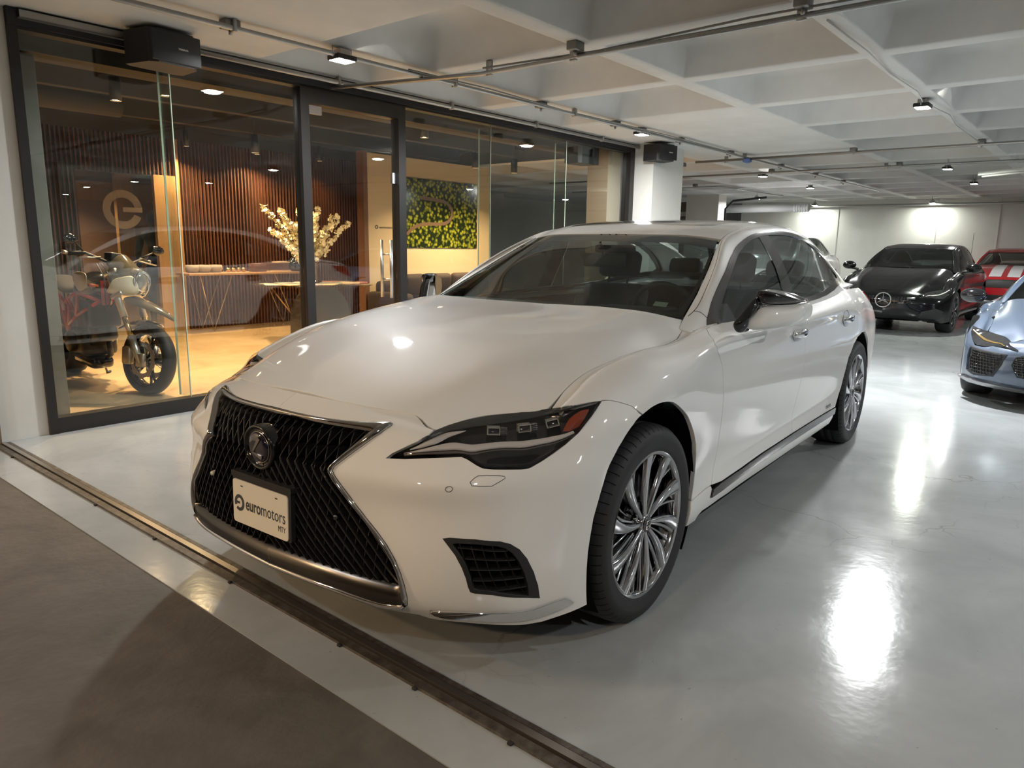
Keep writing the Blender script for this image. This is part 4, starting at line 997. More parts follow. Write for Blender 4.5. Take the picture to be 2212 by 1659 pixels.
M['wood_or'] = mat('orange_wood_panel', (.42, .24, .09), .4, var=(2.5, (.36, .20, .075), (.46, .27, .11), (8, 8, .6)))
M['brownwall'] = mat('brown_room_wall', (.30, .17, .11), .6)
M['beige'] = mat('beige_wall', (.62, .50, .32), .7)
M['dark_ceil'] = mat('dark_showroom_ceiling', (.030, .024, .020), .7)
M['galv'] = mat('galvanised_conduit', (.38, .375, .36), .38, .8)
M['box'] = mat('galvanised_box', (.22, .215, .205), .45, .7)
M['lamp_body'] = mat('lamp_body_black', (.012, .012, .012), .4)
M['white_body'] = mat('lamp_body_white', (.7, .7, .7), .4)
def emis(name, c, s):
    return mat(name, (0, 0, 0), .5, emit=c, es=s)
M['led'] = emis('led_face', (1., .97, .90), 60)
M['ledg'] = emis('led_face_green_white', (.92, 1., .86), 60)
M['warm'] = emis('warm_lamp_face', (1., .62, .26), 45)
M['tube'] = emis('warm_tube', (1., .80, .55), 9)
M['white'] = mat('white_plastic', (.7, .69, .66), .4)
M['red'] = mat('red_sign', (.50, .03, .035), .5)
M['green'] = mat('green_sign', (.02, .16, .08), .5)
M['beige_col'] = mat('beige_column', (.34, .27, .19), .6)

HC = 2.74
# floors
struct(bld(MB().box(-.98, 24, -12, 3.475, -.2, 0), 'floor', M['epoxy']))
struct(bld(MB().box(8.3, 24, 3.475, 13, -.2, 0), 'floor', M['epoxy']))
struct(bld(MB().box(-9, -.98, -12, 8, -.2, -.004), 'floor', M['asphalt']))
struct(bld(MB().box(-3.0, 8.3, 3.475, 13, -.2, 0), 'floor', M['marble']))
# sliding gate track
tk = thing('gate_track', 'worn steel sliding gate rail set into the grey floor in front of the saloon', 'rail', W(-.76, 0), RB)
for x0, x1, z0, z1, nm, m in ((-.045, -.012, 0, .010, 'rail_flange', 'track'), (.030, .050, 0, .010, 'rail_flange', 'track'), (-.004, .022, 0, .016, 'rail_head', 'track_hi'), (-.012, .030, 0, .003, 'rail_groove', 'track_dk')):
    M.setdefault('track', mat('rusty_steel', (.13, .11, .09), .45, .6, var=(30, (.07, .055, .04), (.20, .175, .15)))); M.setdefault('track_hi', mat('worn_steel', (.42, .38, .33), .28, .9)); M.setdefault('track_dk', mat('track_dirt', (.02, .018, .015), .8))
    MB().box(x0, x1, -11.5, 3.38, z0, z1).build(nm, M[m], tk)
for b_ in (3.0, 1.75, 1.1, .45, -.25, -.62, -1.0):
    MB().rbox(-.058, -.044, b_ - .008, b_ + .008, 0, .010, .003, 1).build('rail_bolt', M['track_dk'], tk)
# walls
struct(bld(MB().box(-9, -.46, 3.44, 3.70, 0, 3.4), 'wall_left', M['wallw']))
struct(bld(MB().box(-.83, -.76, 3.36, 3.44, 0, 2.74), 'trim_1', mat('brown_gate_jamb', (.16, .12, .085), .6)))
struct(bld(MB().box(21.1, 21.3, -12, 7.6, 0, 3.2), 'wall_back', M['wallw']))
for b_ in (4.6, 2.0, .55): struct(bld(MB().box(21.085, 21.1, b_ - .012, b_ + .012, 0, 2.74), 'trim_2', M['ceil']))
struct(bld(MB().box(-9, 24, -12.2, -12, 0, 3.4), 'wall_right', M['wallw']))
struct(bld(MB().box(-9.2, -9, -12, 8, 0, 3.4), 'wall_front', mat('street_wall', (.10, .09, .08), .8)))
struct(bld(MB().box(8.3, 24, 12.8, 13, 0, 3.4), 'wall_far_left', M['wallw']))
struct(bld(MB().box(23.9, 24, 7.6, 13, 0, 3.4), 'wall_back_left', M['wallw']))
# header above the glass
struct(bld(MB().box(-.46, 8.0, 3.40, 3.46, 2.64, 3.2), 'wall_header', M['black_wall']))
struct(bld(MB().box(-.46, 8.0, 3.46, 13, 3.1, 3.2), 'ceiling_showroom', M['dark_ceil']))
# coffered ceiling
def coffers():
    al = [1.15, 2.43, 3.88, 5.35, 6.80, 8.2, 9.65, 11.1, 12.55, 14.0, 15.45, 16.9, 18.35, 19.8, 21.1]
    bl = [3.42, 2.60, 1.05, -.51, -2.07, -3.63, -5.19, -6.75, -8.31, -9.87, -12]
    mb = MB(); hw = .075
    def cell(a0, a1, b0, b1, solid=False):
        if solid:
            mb.add([(a0, b0, HC), (a1, b0, HC), (a1, b1, HC), (a0, b1, HC)], [(0, 1, 2, 3)], False); return
        R = [(0, HC), (hw, HC), (hw + .012, HC + .012), (hw + .07, HC + .22), (hw + .10, HC + .28), (hw + .17, HC + .32)]
        vs = []
        for d, z in R: vs += [(a0 + d, b0 + d, z), (a1 - d, b0 + d, z), (a1 - d, b1 - d, z), (a0 + d, b1 - d, z)]
        f = [(i * 4 + j, i * 4 + (j + 1) % 4, (i + 1) * 4 + (j + 1) % 4, (i + 1) * 4 + j) for i in range(5) for j in range(4)]
        n = len(R) - 1; f.append((n * 4, n * 4 + 1, n * 4 + 2, n * 4 + 3))
        mb.add(vs, f, True)
    for i in range(len(al) - 1):
        for j in range(len(bl) - 1):
            cell(al[i], al[i + 1], bl[j + 1], bl[j], solid=(5.3 < al[i] < 9 and j < 2))
        if al[i] > 8:
            for b0, b1 in ((3.42, 4.98), (4.98, 6.54), (6.54, 8.1), (8.1, 9.66), (9.66, 11.2), (11.2, 13)): cell(al[i], al[i + 1], b0, b1, solid=(b0 > 6 and al[i] > 15))
    mb.add([(-9, -12, HC), (1.15, -12, HC), (1.15, 3.44, HC), (-9, 3.44, HC)], [(0, 1, 2, 3)], False)
    mb.add([(21.1, 3.4, HC), (24, 3.4, HC), (24, 13, HC), (21.1, 13, HC)], [(0, 1, 2, 3)], False)
    mb.add([(8.0, 3.42, HC), (8.2, 3.42, HC), (8.2, 13, HC), (8.0, 13, HC)], [(0, 1, 2, 3)], False)
    o = bld(mb, 'ceiling', M['ceil']); struct(o)
    struct(bld(MB().box(-9, 24, -12, 13.2, 3.3, 3.4), 'ceiling_slab', M['ceil']))
coffers()
# black glazing frame
def fr(name, x0, x1, y0, y1, z0, z1, m='black_frame'): return struct(bld(MB().box(x0, x1, y0, y1, z0, z1), name, M[m]))
fr('trim_3', -.46, -.405, 3.41, 3.53, 0, 2.68); fr('trim_4', -.405, 1.66, 3.42, 3.52, 0, .108); fr('trim_5', -.405, 7.05, 3.42, 3.52, 2.62, 2.68)
fr('trim_6', 1.66, 1.745, 3.42, 3.53, 0, 2.64); fr('trim_7', 2.755, 2.845, 3.42, 3.53, 0, 2.64); fr('trim_8', 2.845, 7.05, 3.42, 3.52, 0, .10); fr('trim_9', 7.05, 7.16, 3.40, 3.53, 0, 2.68)
fr('trim_10', 1.745, 2.755, 3.42, 3.52, 2.50, 2.64)
# steel channel along the top, near end
gc = thing('steel_channel', 'galvanised steel channel fixed under the ceiling along the top of the glass', 'channel', W(-.40, 3.38, 2.69), RB)
for y0, y1, z0, z1 in ((-.02, .03, -.012, -.004), (-.02, -.014, -.012, .035), (.024, .03, -.012, .035)): MB().box(0, .95, y0, y1, z0, z1).build('channel_flange', M['galv'], gc)
# panes
k = 1
for a0, a1 in ((-.405, .565), (.572, 1.66), (2.845, 4.145), (4.152, 5.585), (5.592, 7.05)):
    struct(bld(MB().box(a0, a1, 3.464, 3.474, .10, 2.63), 'window_%d' % k, M['glass'])); k += 1
for a in (.565, 4.145, 5.585):      # pane joints with glass fins behind
    o = thing('glass_fin', {.565: 'narrow glass fin with greenish edge stiffening the pane joint beside the motorcycle', 4.145: 'narrow glass fin at the pane joint right of the forest picture', 5.585: 'narrow glass fin at the pane joint before the wall speaker reflection'}[a], 'glass fin', W(a, 3.48, .10), RB)
    MB().box(-.004, .008, 0, .16, 0, 2.5).build('fin_pane', M['glass'], o)
    MB().box(-.005, .009, .158, .164, 0, 2.5).build('fin_edge', M['glass_edge'], o)
    MB().box(0, .007, -.017, -.006, 0, 2.52).build('joint_seal', M['glass_edge'], o)
dr = bld(MB().box(1.75, 2.75, 3.464, 3.476, .02, 2.49), 'door_1', M['glass']); struct(dr)
hd = MB()
for yy in (3.40, 3.54): hd.cyl((2.62, yy, .80), (2.62, yy, 1.36), .016, 14)
for zz in (.98, 1.22): hd.cyl((2.62, 3.395, zz), (2.62, 3.545, zz), .010, 10)
h_ = hd.build('door_handle', M['steel'], dr)
pt = MB().box(1.76, 1.90, 3.455, 3.485, 2.42, 2.49).build('door_hinge', M['steel'], dr)
MB().box(2.70, 2.75, 3.455, 3.485, 1.90, 2.0).build('door_lock', M['steel'], dr)
# column by the far end of the glass
struct(bld(MB().box(6.72, 7.05, 3.56, 3.9, 0, 2.74), 'trim_11', M['beige_col']))
struct(bld(MB().box(7.16, 8.05, 3.10, 3.9, 0, 2.74), 'wall_column', M['wallw']))
struct(bld(MB().box(8.05, 8.6, 3.464, 3.474, .0, 2.62), 'window_6', M['glass']))
# safety sign on the column
sg = thing('extinguisher_sign', 'small red safety sign with white arrow on the beige column behind the glass', 'sign', W(6.86, 3.545, 1.40), RB)
MB().box(-.09, .09, 0, .006, 0, .27).build('sign_board', M['red'], sg)
q = MB().box(-.085, .085, -.001, 0, .262, .266).box(-.085, .085, -.001, 0, .004, .008).box(-.085, -.081, -.001, 0, .004, .266).box(.081, .085, -.001, 0, .004, .266)
q.box(-.052, -.042, -.001, 0, .07, .17); q.add([(-.066, -.001, .075), (-.028, -.001, .075), (-.047, -.001, .04)], [(0, 1, 2)], False)
q.box(.0, .055, -.001, 0, .04, .11).box(.008, .05, -.001, 0, .125, .165).box(.0, .02, -.001, 0, .11, .15)
q.build('sign_symbol', M['white'], sg)
t = text_obj('sign_text', 'EXTINTOR', .03, M['white'], sg, True, .0005); t.matrix_local = basis((-.078, -.001, .195), (1, 0, 0), (0, 0, 1), (0, -1, 0))

# lamps -----------------------------------------------------------------
def lamp(loc, e, col=(.97, .985, 1.), size=.14, name='lamp', spread=180, rot=None, par=None):
    l = bpy.data.lights.new(name, 'AREA'); l.shape = 'DISK'; l.size = size; l.energy = e; l.color = col; l.spread = math.radians(spread)
    o = bpy.data.objects.new(name, l); COL.objects.link(o); o.location = loc
    if rot: o.rotation_euler = rot
    if par: o.parent = par
    return o
def flood(a, b, z, label, e, face='led', col=(.97, .985, 1.), tilt=0., w=.17, group='LED floodlights under the ceiling'):
    r = thing('floodlight', label, 'floodlight', W(a, b, z), RB, group)
    MB().rbox(-w / 2, w / 2, -w * .4, w * .4, 0, .035, .006, 2).build('housing', M['lamp_body'], r)
    MB().box(-w * .42, w * .42, -w * .33, w * .33, -.003, .0).build('led_face', M[face], r)
    if abs(b - 2.55) > .15 and abs(b + .5) > .15 or a > 21: MB().tube([(0, 0, .03), (0, 0, 3.05 - z)], .012, 8).build('hanging_rod', M['galv'], r)
    MB().box(-.045, .045, -.04, .04, .034, .075).tube([(-w * .5, 0, .015), (-w * .5, 0, .09), (w * .5, 0, .09), (w * .5, 0, .015)], .005, 6).build('bracket', M['galv'], r)
    o = lamp((0, 0, -.012), e, col, w * .8, 'flood_beam', 175); o.parent = r
    return r
LIGHTK = 1.0
flood(1.42, 2.53, 2.65, 'bright LED floodlight nearest the camera, above the showroom door', 34)
flood(5.90, 2.58, 2.66, 'LED floodlight hanging on the conduit above the white car roof', 34)
flood(5.85, -.46, 2.66, 'LED floodlight at the rib crossing above the right side of the white car', 80)
flood(12.0, .33, 2.66, 'greenish LED floodlight over the black coupe', 34, 'ledg', (.95, 1, .86))
flood(11.8, 3.35, 2.66, 'small distant LED floodlight left of centre of the far ceiling', 24)
flood(15.0, 3.5, 2.66, 'distant floodlight to the right of the blue rag on the conduit', 26)
flood(17.5, 5.7, 2.62, 'very bright starry floodlight beside the exhaust pipes', 36)
flood(15.3, .40, 2.66, 'small dim floodlight far back over the red car', 10)
flood(20.75, 5.2, 2.60, 'left of the two lamps washing the back wall', 11, 'ledg', (.96, 1, .90), group='lamps washing the back wall')
flood(20.75, 2.1, 2.60, 'right of the two lamps washing the back wall', 11, 'ledg', (.96, 1, .90), group='lamps washing the back wall')

# unseen floodlights, added to raise the ambient light in the garage
for a, b, e in ((1.4, -3.6, 12), (6.0, -3.7, 34), (11.5, -3.7, 30), (1.4, -8.0, 25), (7.0, -8.0, 30), (16.0, -4.0, 30), (-2.6, -3.0, 8), (-3.2, 1.6, 6)):
    flood(a, b, 2.66, 'LED floodlight of the ceiling grid to the right of and behind the camera', e)
wl = flood(-4.2, 2.4, 2.6, 'warm lamp over the driveway behind the camera', 30, 'warm', (1, .66, .36), w=.3)  # added out of view as warm fill for the saloon's front
wl = flood(-4.6, -1.4, 2.6, 'warm lamp over the driveway farther behind the camera', 26, 'warm', (1, .72, .44), w=.3)  # second added warm fill, also out of view
# conduits, boxes ---------------------------------------------------------
def conduit(pts, r, label, boxes=(), group='galvanised conduits under the ceiling', m='galv'):
    c = Vector(pts[0]); r0 = thing('conduit', label, 'conduit', W(*pts[0]), RB, group)
    L = [tuple(Vector(p) - c) for p in pts]
    MB().tube(L, r, 10).build('pipe', M[m], r0)
    for i, (a, b, z) in enumerate(boxes):
        q = MB().rbox(a - c.x - .012, a - c.x + .012, b - c.y - .028, b - c.y + .028, z - c.z - .02, HC - c.z, .003, 1)
        q.build('pipe_clamp', M['galv'], r0)
    return r0
def jbox(a, b, label, w=.055, d=.04, h=.06):
    r = thing('junction_box', label, 'junction box', W(a, b, HC - h), RB, 'junction boxes along the conduits')
    MB().rbox(-w, w, -d, d, 0, h, .006, 2).build('box_body', M['box'], r)
    MB().tube([(0, 0, 0), (0, 0, -.03)], .012, 8).build('cable_gland', M['galv'], r)
conduit([(.60, 3.34, 2.695), (4.5, 3.34, 2.695), (8.4, 3.34, 2.695)], .019, 'conduit running along the top of the glass front', [(.68, 3.34, 2.69), (2.0, 3.34, 2.69), (3.4, 3.34, 2.69), (4.8, 3.34, 2.69), (6.2, 3.34, 2.69)])
conduit([(-3, 2.52, 2.685), (1.9, 2.52, 2.685), (9.8, 2.52, 2.685), (16.8, 2.52, 2.685)], .017, 'long conduit parallel to the glass front under the concrete rib', [(.55, 2.52, 2.68), (2.6, 2.52, 2.68), (4.4, 2.52, 2.68), (8.9, 2.52, 2.68)])
conduit([(1.95, 3.5, 2.655), (2.35, 2.0, 2.655), (2.35, -6.0, 2.655)], .017, 'conduit crossing overhead from the showroom door to the right', [(2.35, 1.1, 2.65), (2.35, -.5, 2.65), (2.35, 1.9, 2.65)])
conduit([(2.33, 1.95, 2.69), (2.37, .9, 2.675), (2.32, -.2, 2.69), (2.35, -3, 2.68)], .007, 'thin grey cable tied along the crossing conduit', m='cable')if M.setdefault('cable', mat('grey_cable', (.22, .22, .21), .5)) else 0
conduit([(2.05, 2.50, 2.70), (3.0, 2.46, 2.70), (4.2, 2.52, 2.695), (6.5, 2.47, 2.70), (8.6, 2.52, 2.70)], .007, 'thin grey cable beside the long conduit', m='cable')
conduit([(9.1, 3.42, 2.68), (9.1, -7, 2.68)], .02, 'conduit crossing the ceiling behind the white car', [(9.1, 2.9, 2.66), (9.1, -.5, 2.66)])
conduit([(11.3, 8, 2.68), (11.3, -7, 2.68)], .018, 'farther crossing conduit beyond the black coupe roof', [(11.3, 1.1, 2.66)])
conduit([(13.6, 9, 2.66), (13.6, 5.0, 2.66), (17.2, 4.9, 2.66)], .018, 'conduit turning along the far left of the ceiling')
conduit([(20.9, 7, 2.58), (20.9, -8, 2.58)], .03, 'pale pipe running along the top of the back wall')
conduit([(2.8, -.50, 2.733), (3.6, -.54, 2.70), (4.5, -.47, 2.728), (5.3, -.52, 2.71), (5.8, -.47, 2.70)], .006, 'loose white cable sagging along the rib towards the floodlight', m='ceil')
conduit([(5.9, -.48, 2.70), (6.6, -.56, 2.69), (7.5, -.47, 2.715), (9.0, -.5, 2.70)], .006, 'loose white cable beyond the right floodlight', m='ceil')
for a, b, lb in ((.55, 2.56, 'junction box at the near end of the long conduit, left of the bright floodlight'), (2.3, 1.05, 'junction box where the crossing conduit passes the first rib'), (2.3, -.52, 'black junction box at the top edge above the car roof'), (3.9, 2.58, 'junction box on the long conduit over the windscreen'), (5.3, 2.58, 'junction box just before the second floodlight on the long conduit'), (6.9, 2.58, 'junction box just past the second floodlight on the long conduit'),
                 (8.5, 2.58, 'junction box near the blue rag on the long conduit'), (9.1, 1.02, 'junction box on the conduit behind the white car roof'), (9.1, -.52, 'junction box at the far rib crossing on the right'), (9.6, 3.9, 'junction box beyond the white column'), (11.3, 3.0, 'small far junction box left of the small floodlight'), (11.3, .9, 'small far junction box right of the small floodlight'),
                 (10.6, 2.58, 'fourth far junction box along the long conduit'), (12.4, 2.58, 'fifth far junction box along the long conduit'), (14.2, 2.58, 'last far junction box along the long conduit'), (13.6, 5.6, 'far left junction box above the roller shutter')):
    jbox(a, b, lb)
rg = MB().sphere((0, 0, 0), .09, 12, 8, (1.3, .7, .35)).sphere((.08, .02, .015), .06, 10, 6, (1.2, .8, .4)).build('blue_rag', mat('blue_cloth', (.10, .16, .34), .8), None, W(9.0, 2.52, 2.64))
tag(rg, 'crumpled blue rag lying on the conduit crossing', 'rag')
# tube fixture seen at the right edge
tl = thing('tube_light', 'unlit white tube light fixture hanging at the right edge of the ceiling', 'light fixture', W(12.2, -.50, 2.58), RB + .9)
MB().rbox(-.55, .55, -.05, .05, 0, .06, .01, 2).build('fixture_body', M['white_body'], tl); MB().cyl((-.5, 0, -.015), (.5, 0, -.015), .016, 10).build('tube', M['white'], tl)
# loudspeakers
def speaker(a, b, z, rz, label, w=.40):
    r = thing('loudspeaker', label, 'loudspeaker', W(a, b, z), RB + rz, 'black loudspeakers hung at the ends of the glass front')
    pl = [(-w / 2, .12), (-w / 2 + .05, .15), (w / 2 - .05, .15), (w / 2, .12), (w / 2 - .035, -.10), (w / 2 - .08, -.145), (-w / 2 + .08, -.145), (-w / 2 + .035, -.10)]
    MB().prism(pl, 0, .215).build('cabinet', M['black_mat'], r)
    MB().rbox(-w / 2 + .03, w / 2 - .03, -.158, -.140, .01, .205, .008, 2).build('speaker_grille', M['black_mat'], r)
    t = text_obj('speaker_badge', 'YAMAHA', .018, M['white'], r, True, .0006, 'CENTER'); t.matrix_local = basis((.045, -.1595, .10), (1, 0, 0), (0, 0, 1), (0, -1, 0))
    MB().tube([(0, .14, .1), (0, .20, .1), (0, .20, .25)], .014, 8).build('wall_bracket', M['black_mat'], r)
speaker(.40, 3.17, 2.50, .10, 'large black loudspeaker hanging at the near left of the glass front', .42)
speaker(7.15, 3.0, 2.49, -.28, 'black loudspeaker on the white column at the far end of the glass front', .40)
sp2 = speaker(6.35, 3.75, 2.42, 3.0, 'black loudspeaker hung inside the showroom at the far end', .42)
# ---- far end fittings
struct(bld(MB().box(17.6, 17.8, 7.5, 10.8, 0, 2.6), 'door_2', mat('roller_shutter', (.17, .14, .115), .5, var=(1, (.15, .125, .10), (.19, .155, .125)))))
struct(bld(MB().box(17.55, 17.62, 7.5, 10.8, 2.20, 2.32).box(17.55, 17.62, 7.5, 10.8, 1.45, 1.75), 'trim_12', M['wallw']))
struct(bld(MB().box(17.0, 17.5, 6.55, 7.5, 0, 2.74), 'wall_pier', M['wallw']))
gs = thing('green_sign', 'small green and white sign on the grey pier behind the car roof', 'sign', W(16.98, 7.0, 1.66), RB)
MB().box(-.01, 0, -.25, .25, 0, .36).build('sign_board', M['green'], gs); MB().box(-.014, -.01, -.21, .21, .05, .26).build('sign_panel', M['white'], gs)
ep = thing('exhaust_pipe', 'fat grey air pipe with a ribbed end below the far ceiling', 'pipe', W(19.0, 7.2, 2.45), RB)
MB().tube([(0, .8, 0), (0, -2.0, 0)], .11, 16).build('pipe', M['white_body'], ep)
rb = MB()
for k_ in range(6): rb.lathe([(.105, -2.0 - k_ * .07), (.125, -2.03 - k_ * .07), (.105, -2.06 - k_ * .07)], 16, 'y')
rb.build('ribbed_end', M['white_body'], ep)
cdp = MB().tube([(16.9, 6.3, .2), (16.9, 6.3, 2.35), (16.9, 6.1, 2.55), (16.9, 5.2, 2.62)], .03, 10)
dk_ = bld(cdp, 'dark_drain_pipe', M['black_mat']); tag(dk_, 'thin dark pipe bending up into the ceiling beside the grey pier', 'pipe')

# ================================================================ showroom
# stone floor done above; slatted walls
def slats(name, a0, a1, b, z0, z1, label=None, pitch=.056, wdt=.0165, dep=.05, m='slat', ax='a'):
    n = int((a1 - a0) / pitch)
    o = struct(bld(MB().box(a0, a1, b, b + .08, z0, z1), 'wall_' + name, M['slat_dark']))
    q = MB()
    for i in range(n + 1):
        a = a0 + i * pitch; q.box(a, a + wdt, b - dep, b, z0, z1)
    bld2 = q.build('wall_slats', M[m], o)
    return o
slats('slatted', 3.12, 6.75, 8.66, 0, 2.74)
slats('slatted_header', -2.2, 3.05, 8.66, 2.22, 2.74)
slats('slatted_left', -2.2, 1.77, 8.66, 0, 2.22)
struct(bld(MB().box(-3, 8, 8.62, 8.70, 2.74, 3.1), 'wall_upper', M['dark_ceil']))
struct(bld(MB().box(2.73, 3.07, 8.52, 8.60, 0, 2.22), 'wall_wood_panel', M['wood_or']))
struct(bld(MB().box(3.07, 3.12, 8.56, 8.72, 0, 2.74), 'trim_13', M['wood_or']))
struct(bld(MB().box(-2.2, 5, 11.2, 11.3, 0, 2.6), 'wall_room_back', M['brownwall']))
struct(bld(MB().box(.2, 4.15, 11.10, 11.2, 1.95, 2.25), 'trim_14', M['wood_or']))
struct(bld(MB().box(2.9, 3.15, 10.2, 10.3, 0, 2.45), 'trim_15', M['wood_or']))
struct(bld(MB().box(-2.2, 5, 8.74, 11.3, 2.45, 2.5), 'ceiling_back_room', M['wood_or']))
struct(bld(MB().box(4.2, 4.3, 8.74, 11.3, 0, 2.5), 'wall_room_right', M['beige']))
struct(bld(MB().box(-3.0, -2.9, 3.7, 13, 0, 3.1), 'wall_showroom_left', M['brownwall']))
# concrete column
struct(bld(MB().rbox(-.75, -.13, 3.99, 4.42, 0, 2.60, .008, 1), 'wall_concrete_column', M['concrete']))
struct(bld(MB().box(-2.9, 6.9, 4.0, 4.3, 2.62, 3.1), 'ceiling_beam', M['dark_ceil']))
for k_, b_ in enumerate((5.0, 6.3, 7.6)): struct(bld(MB().box(-2.9, 7.9, b_ - .06, b_ + .06, 2.82, 3.1), 'trim_%d' % (16 + k_), M['dark_ceil']))
for k_, (a0, z_) in enumerate(((-1.5, 2.72), (2.2, 2.74))):
    d_ = thing('air_duct', ['dark air duct crossing the showroom ceiling on the left', 'dark air duct crossing the showroom ceiling behind the door'][k_], 'duct', W(a0, 7.0 - k_ * 2.2, z_), RB)
    MB().tube([(0, 0, .1), (3.2, 0, .1)], .12, 14).build('duct', M['dark_ceil'], d_)
# art wall
struct(bld(MB().box(5.28, 8.15, 7.0, 7.10, 0, 2.68), 'wall_art', M['beige']))
struct(bld(MB().box(5.20, 5.28, 6.98, 7.14, 0, 2.70), 'trim_19', M['wood_or'] if 0 else mat('brown_edge', (.16, .075, .035), .5)))
def forest_mat():
    m = bpy.data.materials.new('forest_photo'); m.use_nodes = True; nt = m.node_tree; b = nt.nodes['Principled BSDF']; L = nt.links
    tc = nt.nodes.new('ShaderNodeTexCoord'); vo = nt.nodes.new('ShaderNodeTexVoronoi'); vo.inputs['Scale'].default_value = 17
    L.new(tc.outputs['Object'], vo.inputs['Vector'])
    v2 = nt.nodes.new('ShaderNodeTexNoise'); v2.inputs['Scale'].default_value = 60; v2.inputs['Detail'].default_value = 6; L.new(tc.outputs['Object'], v2.inputs['Vector'])
    ad = nt.nodes.new('ShaderNodeMath'); ad.operation = 'MULTIPLY_ADD'; ad.inputs[1].default_value = .7; L.new(v2.outputs['Fac'], ad.inputs[0]); L.new(vo.outputs['Distance'], ad.inputs[2])
    r = nt.nodes.new('ShaderNodeValToRGB'); e = r.color_ramp.elements
    e[0].position = .45; e[0].color = (.46, .45, .035, 1); e[1].position = .95; e[1].color = (.012, .02, .006, 1)
    x = e.new(.68); x.color = (.20, .24, .02, 1)
    L.new(ad.outputs[0], r.inputs['Fac']); L.new(r.outputs['Color'], b.inputs['Base Color']); b.inputs['Roughness'].default_value = .12
    return m
M['forest'] = forest_mat(); M['road'] = mat('photo_road', (.16, .10, .06), .3)
pc = thing('wall_picture', 'large aerial forest photo with a hairpin road on the beige wall', 'picture', W(5.98, 6.985, 1.25), RB)
MB().box(0, 1.80, 0, .015, 0, 1.12).build('print', M['forest'], pc)
road = [(.10, .22), (.25, .34), (.50, .40), (.85, .40), (1.05, .43), (1.16, .54), (1.15, .68), (1.0, .78), (.75, .80), (.42, .82)]
rd_ = smooth_line(road, 3); q = MB(); V = []
for i, p_ in enumerate(rd_):
    a_ = Vector(rd_[max(i - 1, 0)]); b_ = Vector(rd_[min(i + 1, len(rd_) - 1)]); n_ = (b_ - a_).normalized(); w_ = .028
    V += [(p_[0] - n_.y * w_, -.002, p_[1] + n_.x * w_), (p_[0] + n_.y * w_, -.002, p_[1] - n_.x * w_)]
q.add(V, [(2 * i, 2 * i + 2, 2 * i + 3, 2 * i + 1) for i in range(len(rd_) - 1)], False); q.build('printed_road', M['road'], pc)
tw_ = thing('wall_lettering', 'tiny dark logo lettering on the beige wall left of the picture', 'lettering', W(5.46, 6.997, 1.55), RB)
t = text_obj('lettering', 'euromotors', .055, M['ink'], tw_, False, .001); t.matrix_local = basis((.05, 0, 0), (1, 0, 0), (0, 0, 1), (0, -1, 0))
MB().tube([(math.cos(t_) * .025, 0, .02 + math.sin(t_) * .025) for t_ in np.linspace(0, 2 * PI, 17)[:-1]], .006, 5, closed=True).build('logo_ring', M['ink'], tw_)
# spotlights
def spot(a, b, z, label, e, bulb='warm', tgt=(0, 0, -1), L_=.22, r=.055):
    q = thing('ceiling_spotlight', label, 'spotlight', W(a, b, z), RB, 'black cylinder spotlights in the showroom')
    MB().lathe([(r * .9, .0), (r, 0), (r, L_), (0, L_)], 20).build('lamp_can', M['lamp_body'], q)
    MB().lathe([(0, .012), (r * .9, .012)], 20).build('lamp_bulb', M[bulb], q)
    MB().cyl((0, 0, L_), (0, 0, 3.1 - z), .008, 6).build('lamp_stem', M['lamp_body'], q)
    o = lamp((0, 0, -.01), e, (1, .68, .38), r * 1.6, 'spot_beam', 130); o.parent = q
    return q
spot(1.12, 5.7, 2.66, 'left of the two black cylinder spotlights above the motorcycle', 26)
spot(1.30, 5.05, 2.66, 'right of the two black cylinder spotlights above the motorcycle', 34)
s_ = spot(3.1, 6.5, 2.42, 'glaring amber spotlight hanging in front of the slatted wall', 24, r=.05)
spot(6.55, 5.9, 2.50, 'left of the two bright spotlights aimed at the forest picture', 30)
spot(7.5, 5.9, 2.50, 'right of the two bright spotlights aimed at the forest picture', 26)
for a, b, e in ((4.2, 8.25, 16), (3.1, 8.25, 13), (5.3, 8.2, 4)):
    spot(a, b, 2.62, {4.2: 'spotlight close to the slatted wall above the flowers', 3.1: 'spotlight close to the slatted wall above the bowls', 5.3: 'spotlight close to the slatted wall behind the door post'}[a], e, r=.04)
spot(2.2, 10.3, 2.25, 'white lamp shining on the back room wall', 9, 'led', r=.03, L_=.03)
spot(4.6, 5.0, 2.66, 'spotlight over the aisle behind the glass door', 9)
spot(2.4, 4.4, 2.66, 'spotlight between the motorcycle and the glass table', 15)
# console table along the slatted wall
ct = thing('console_table', 'long wooden console table on thin hairpin legs against the slatted wall', 'table', W(2.95, 8.12, 0), RB)
MB().rbox(0, 2.1, 0, .42, .82, .855, .004, 1).build('table_top', M['wood_or'], ct)
for x, s_ in ((.18, 1), (1.9, -1)):
    for y in (.04, .38):
        MB().tube([(x, y, .82), (x + .16 * s_, y, 0), (x + .50 * s_, y, .82)], .008, 6).build('leg', M['steel_brass'] if 'steel_brass' in M else M.setdefault('steel_brass', mat('brass_leg', (.45, .28, .12), .3, .9)), ct)
def bowl(a, r, label, m='bowlm', h=.11):
    M.setdefault('bowlm', mat('stone_bowl', (.34, .30, .25), .6)); M.setdefault('brass', mat('brass', (.60, .42, .18), .2, 1.))
    o = thing('bowl', label, 'bowl', W(a, 8.32, .856), RB, 'bowls and cups on the console table')
    MB().lathe([(0, 0), (r * .7, 0), (r, h * .45), (r * .92, h), (r * .86, h), (r * .9, h * .45), (r * .6, .01), (0, .01)], 24).build('bowl_body', M[m], o)
bowl(3.10, .10, 'left stone bowl on the console, partly behind the glass joint'); bowl(3.26, .12, 'largest stone bowl on the console table'); bowl(3.46, .10, 'right stone bowl on the console table')
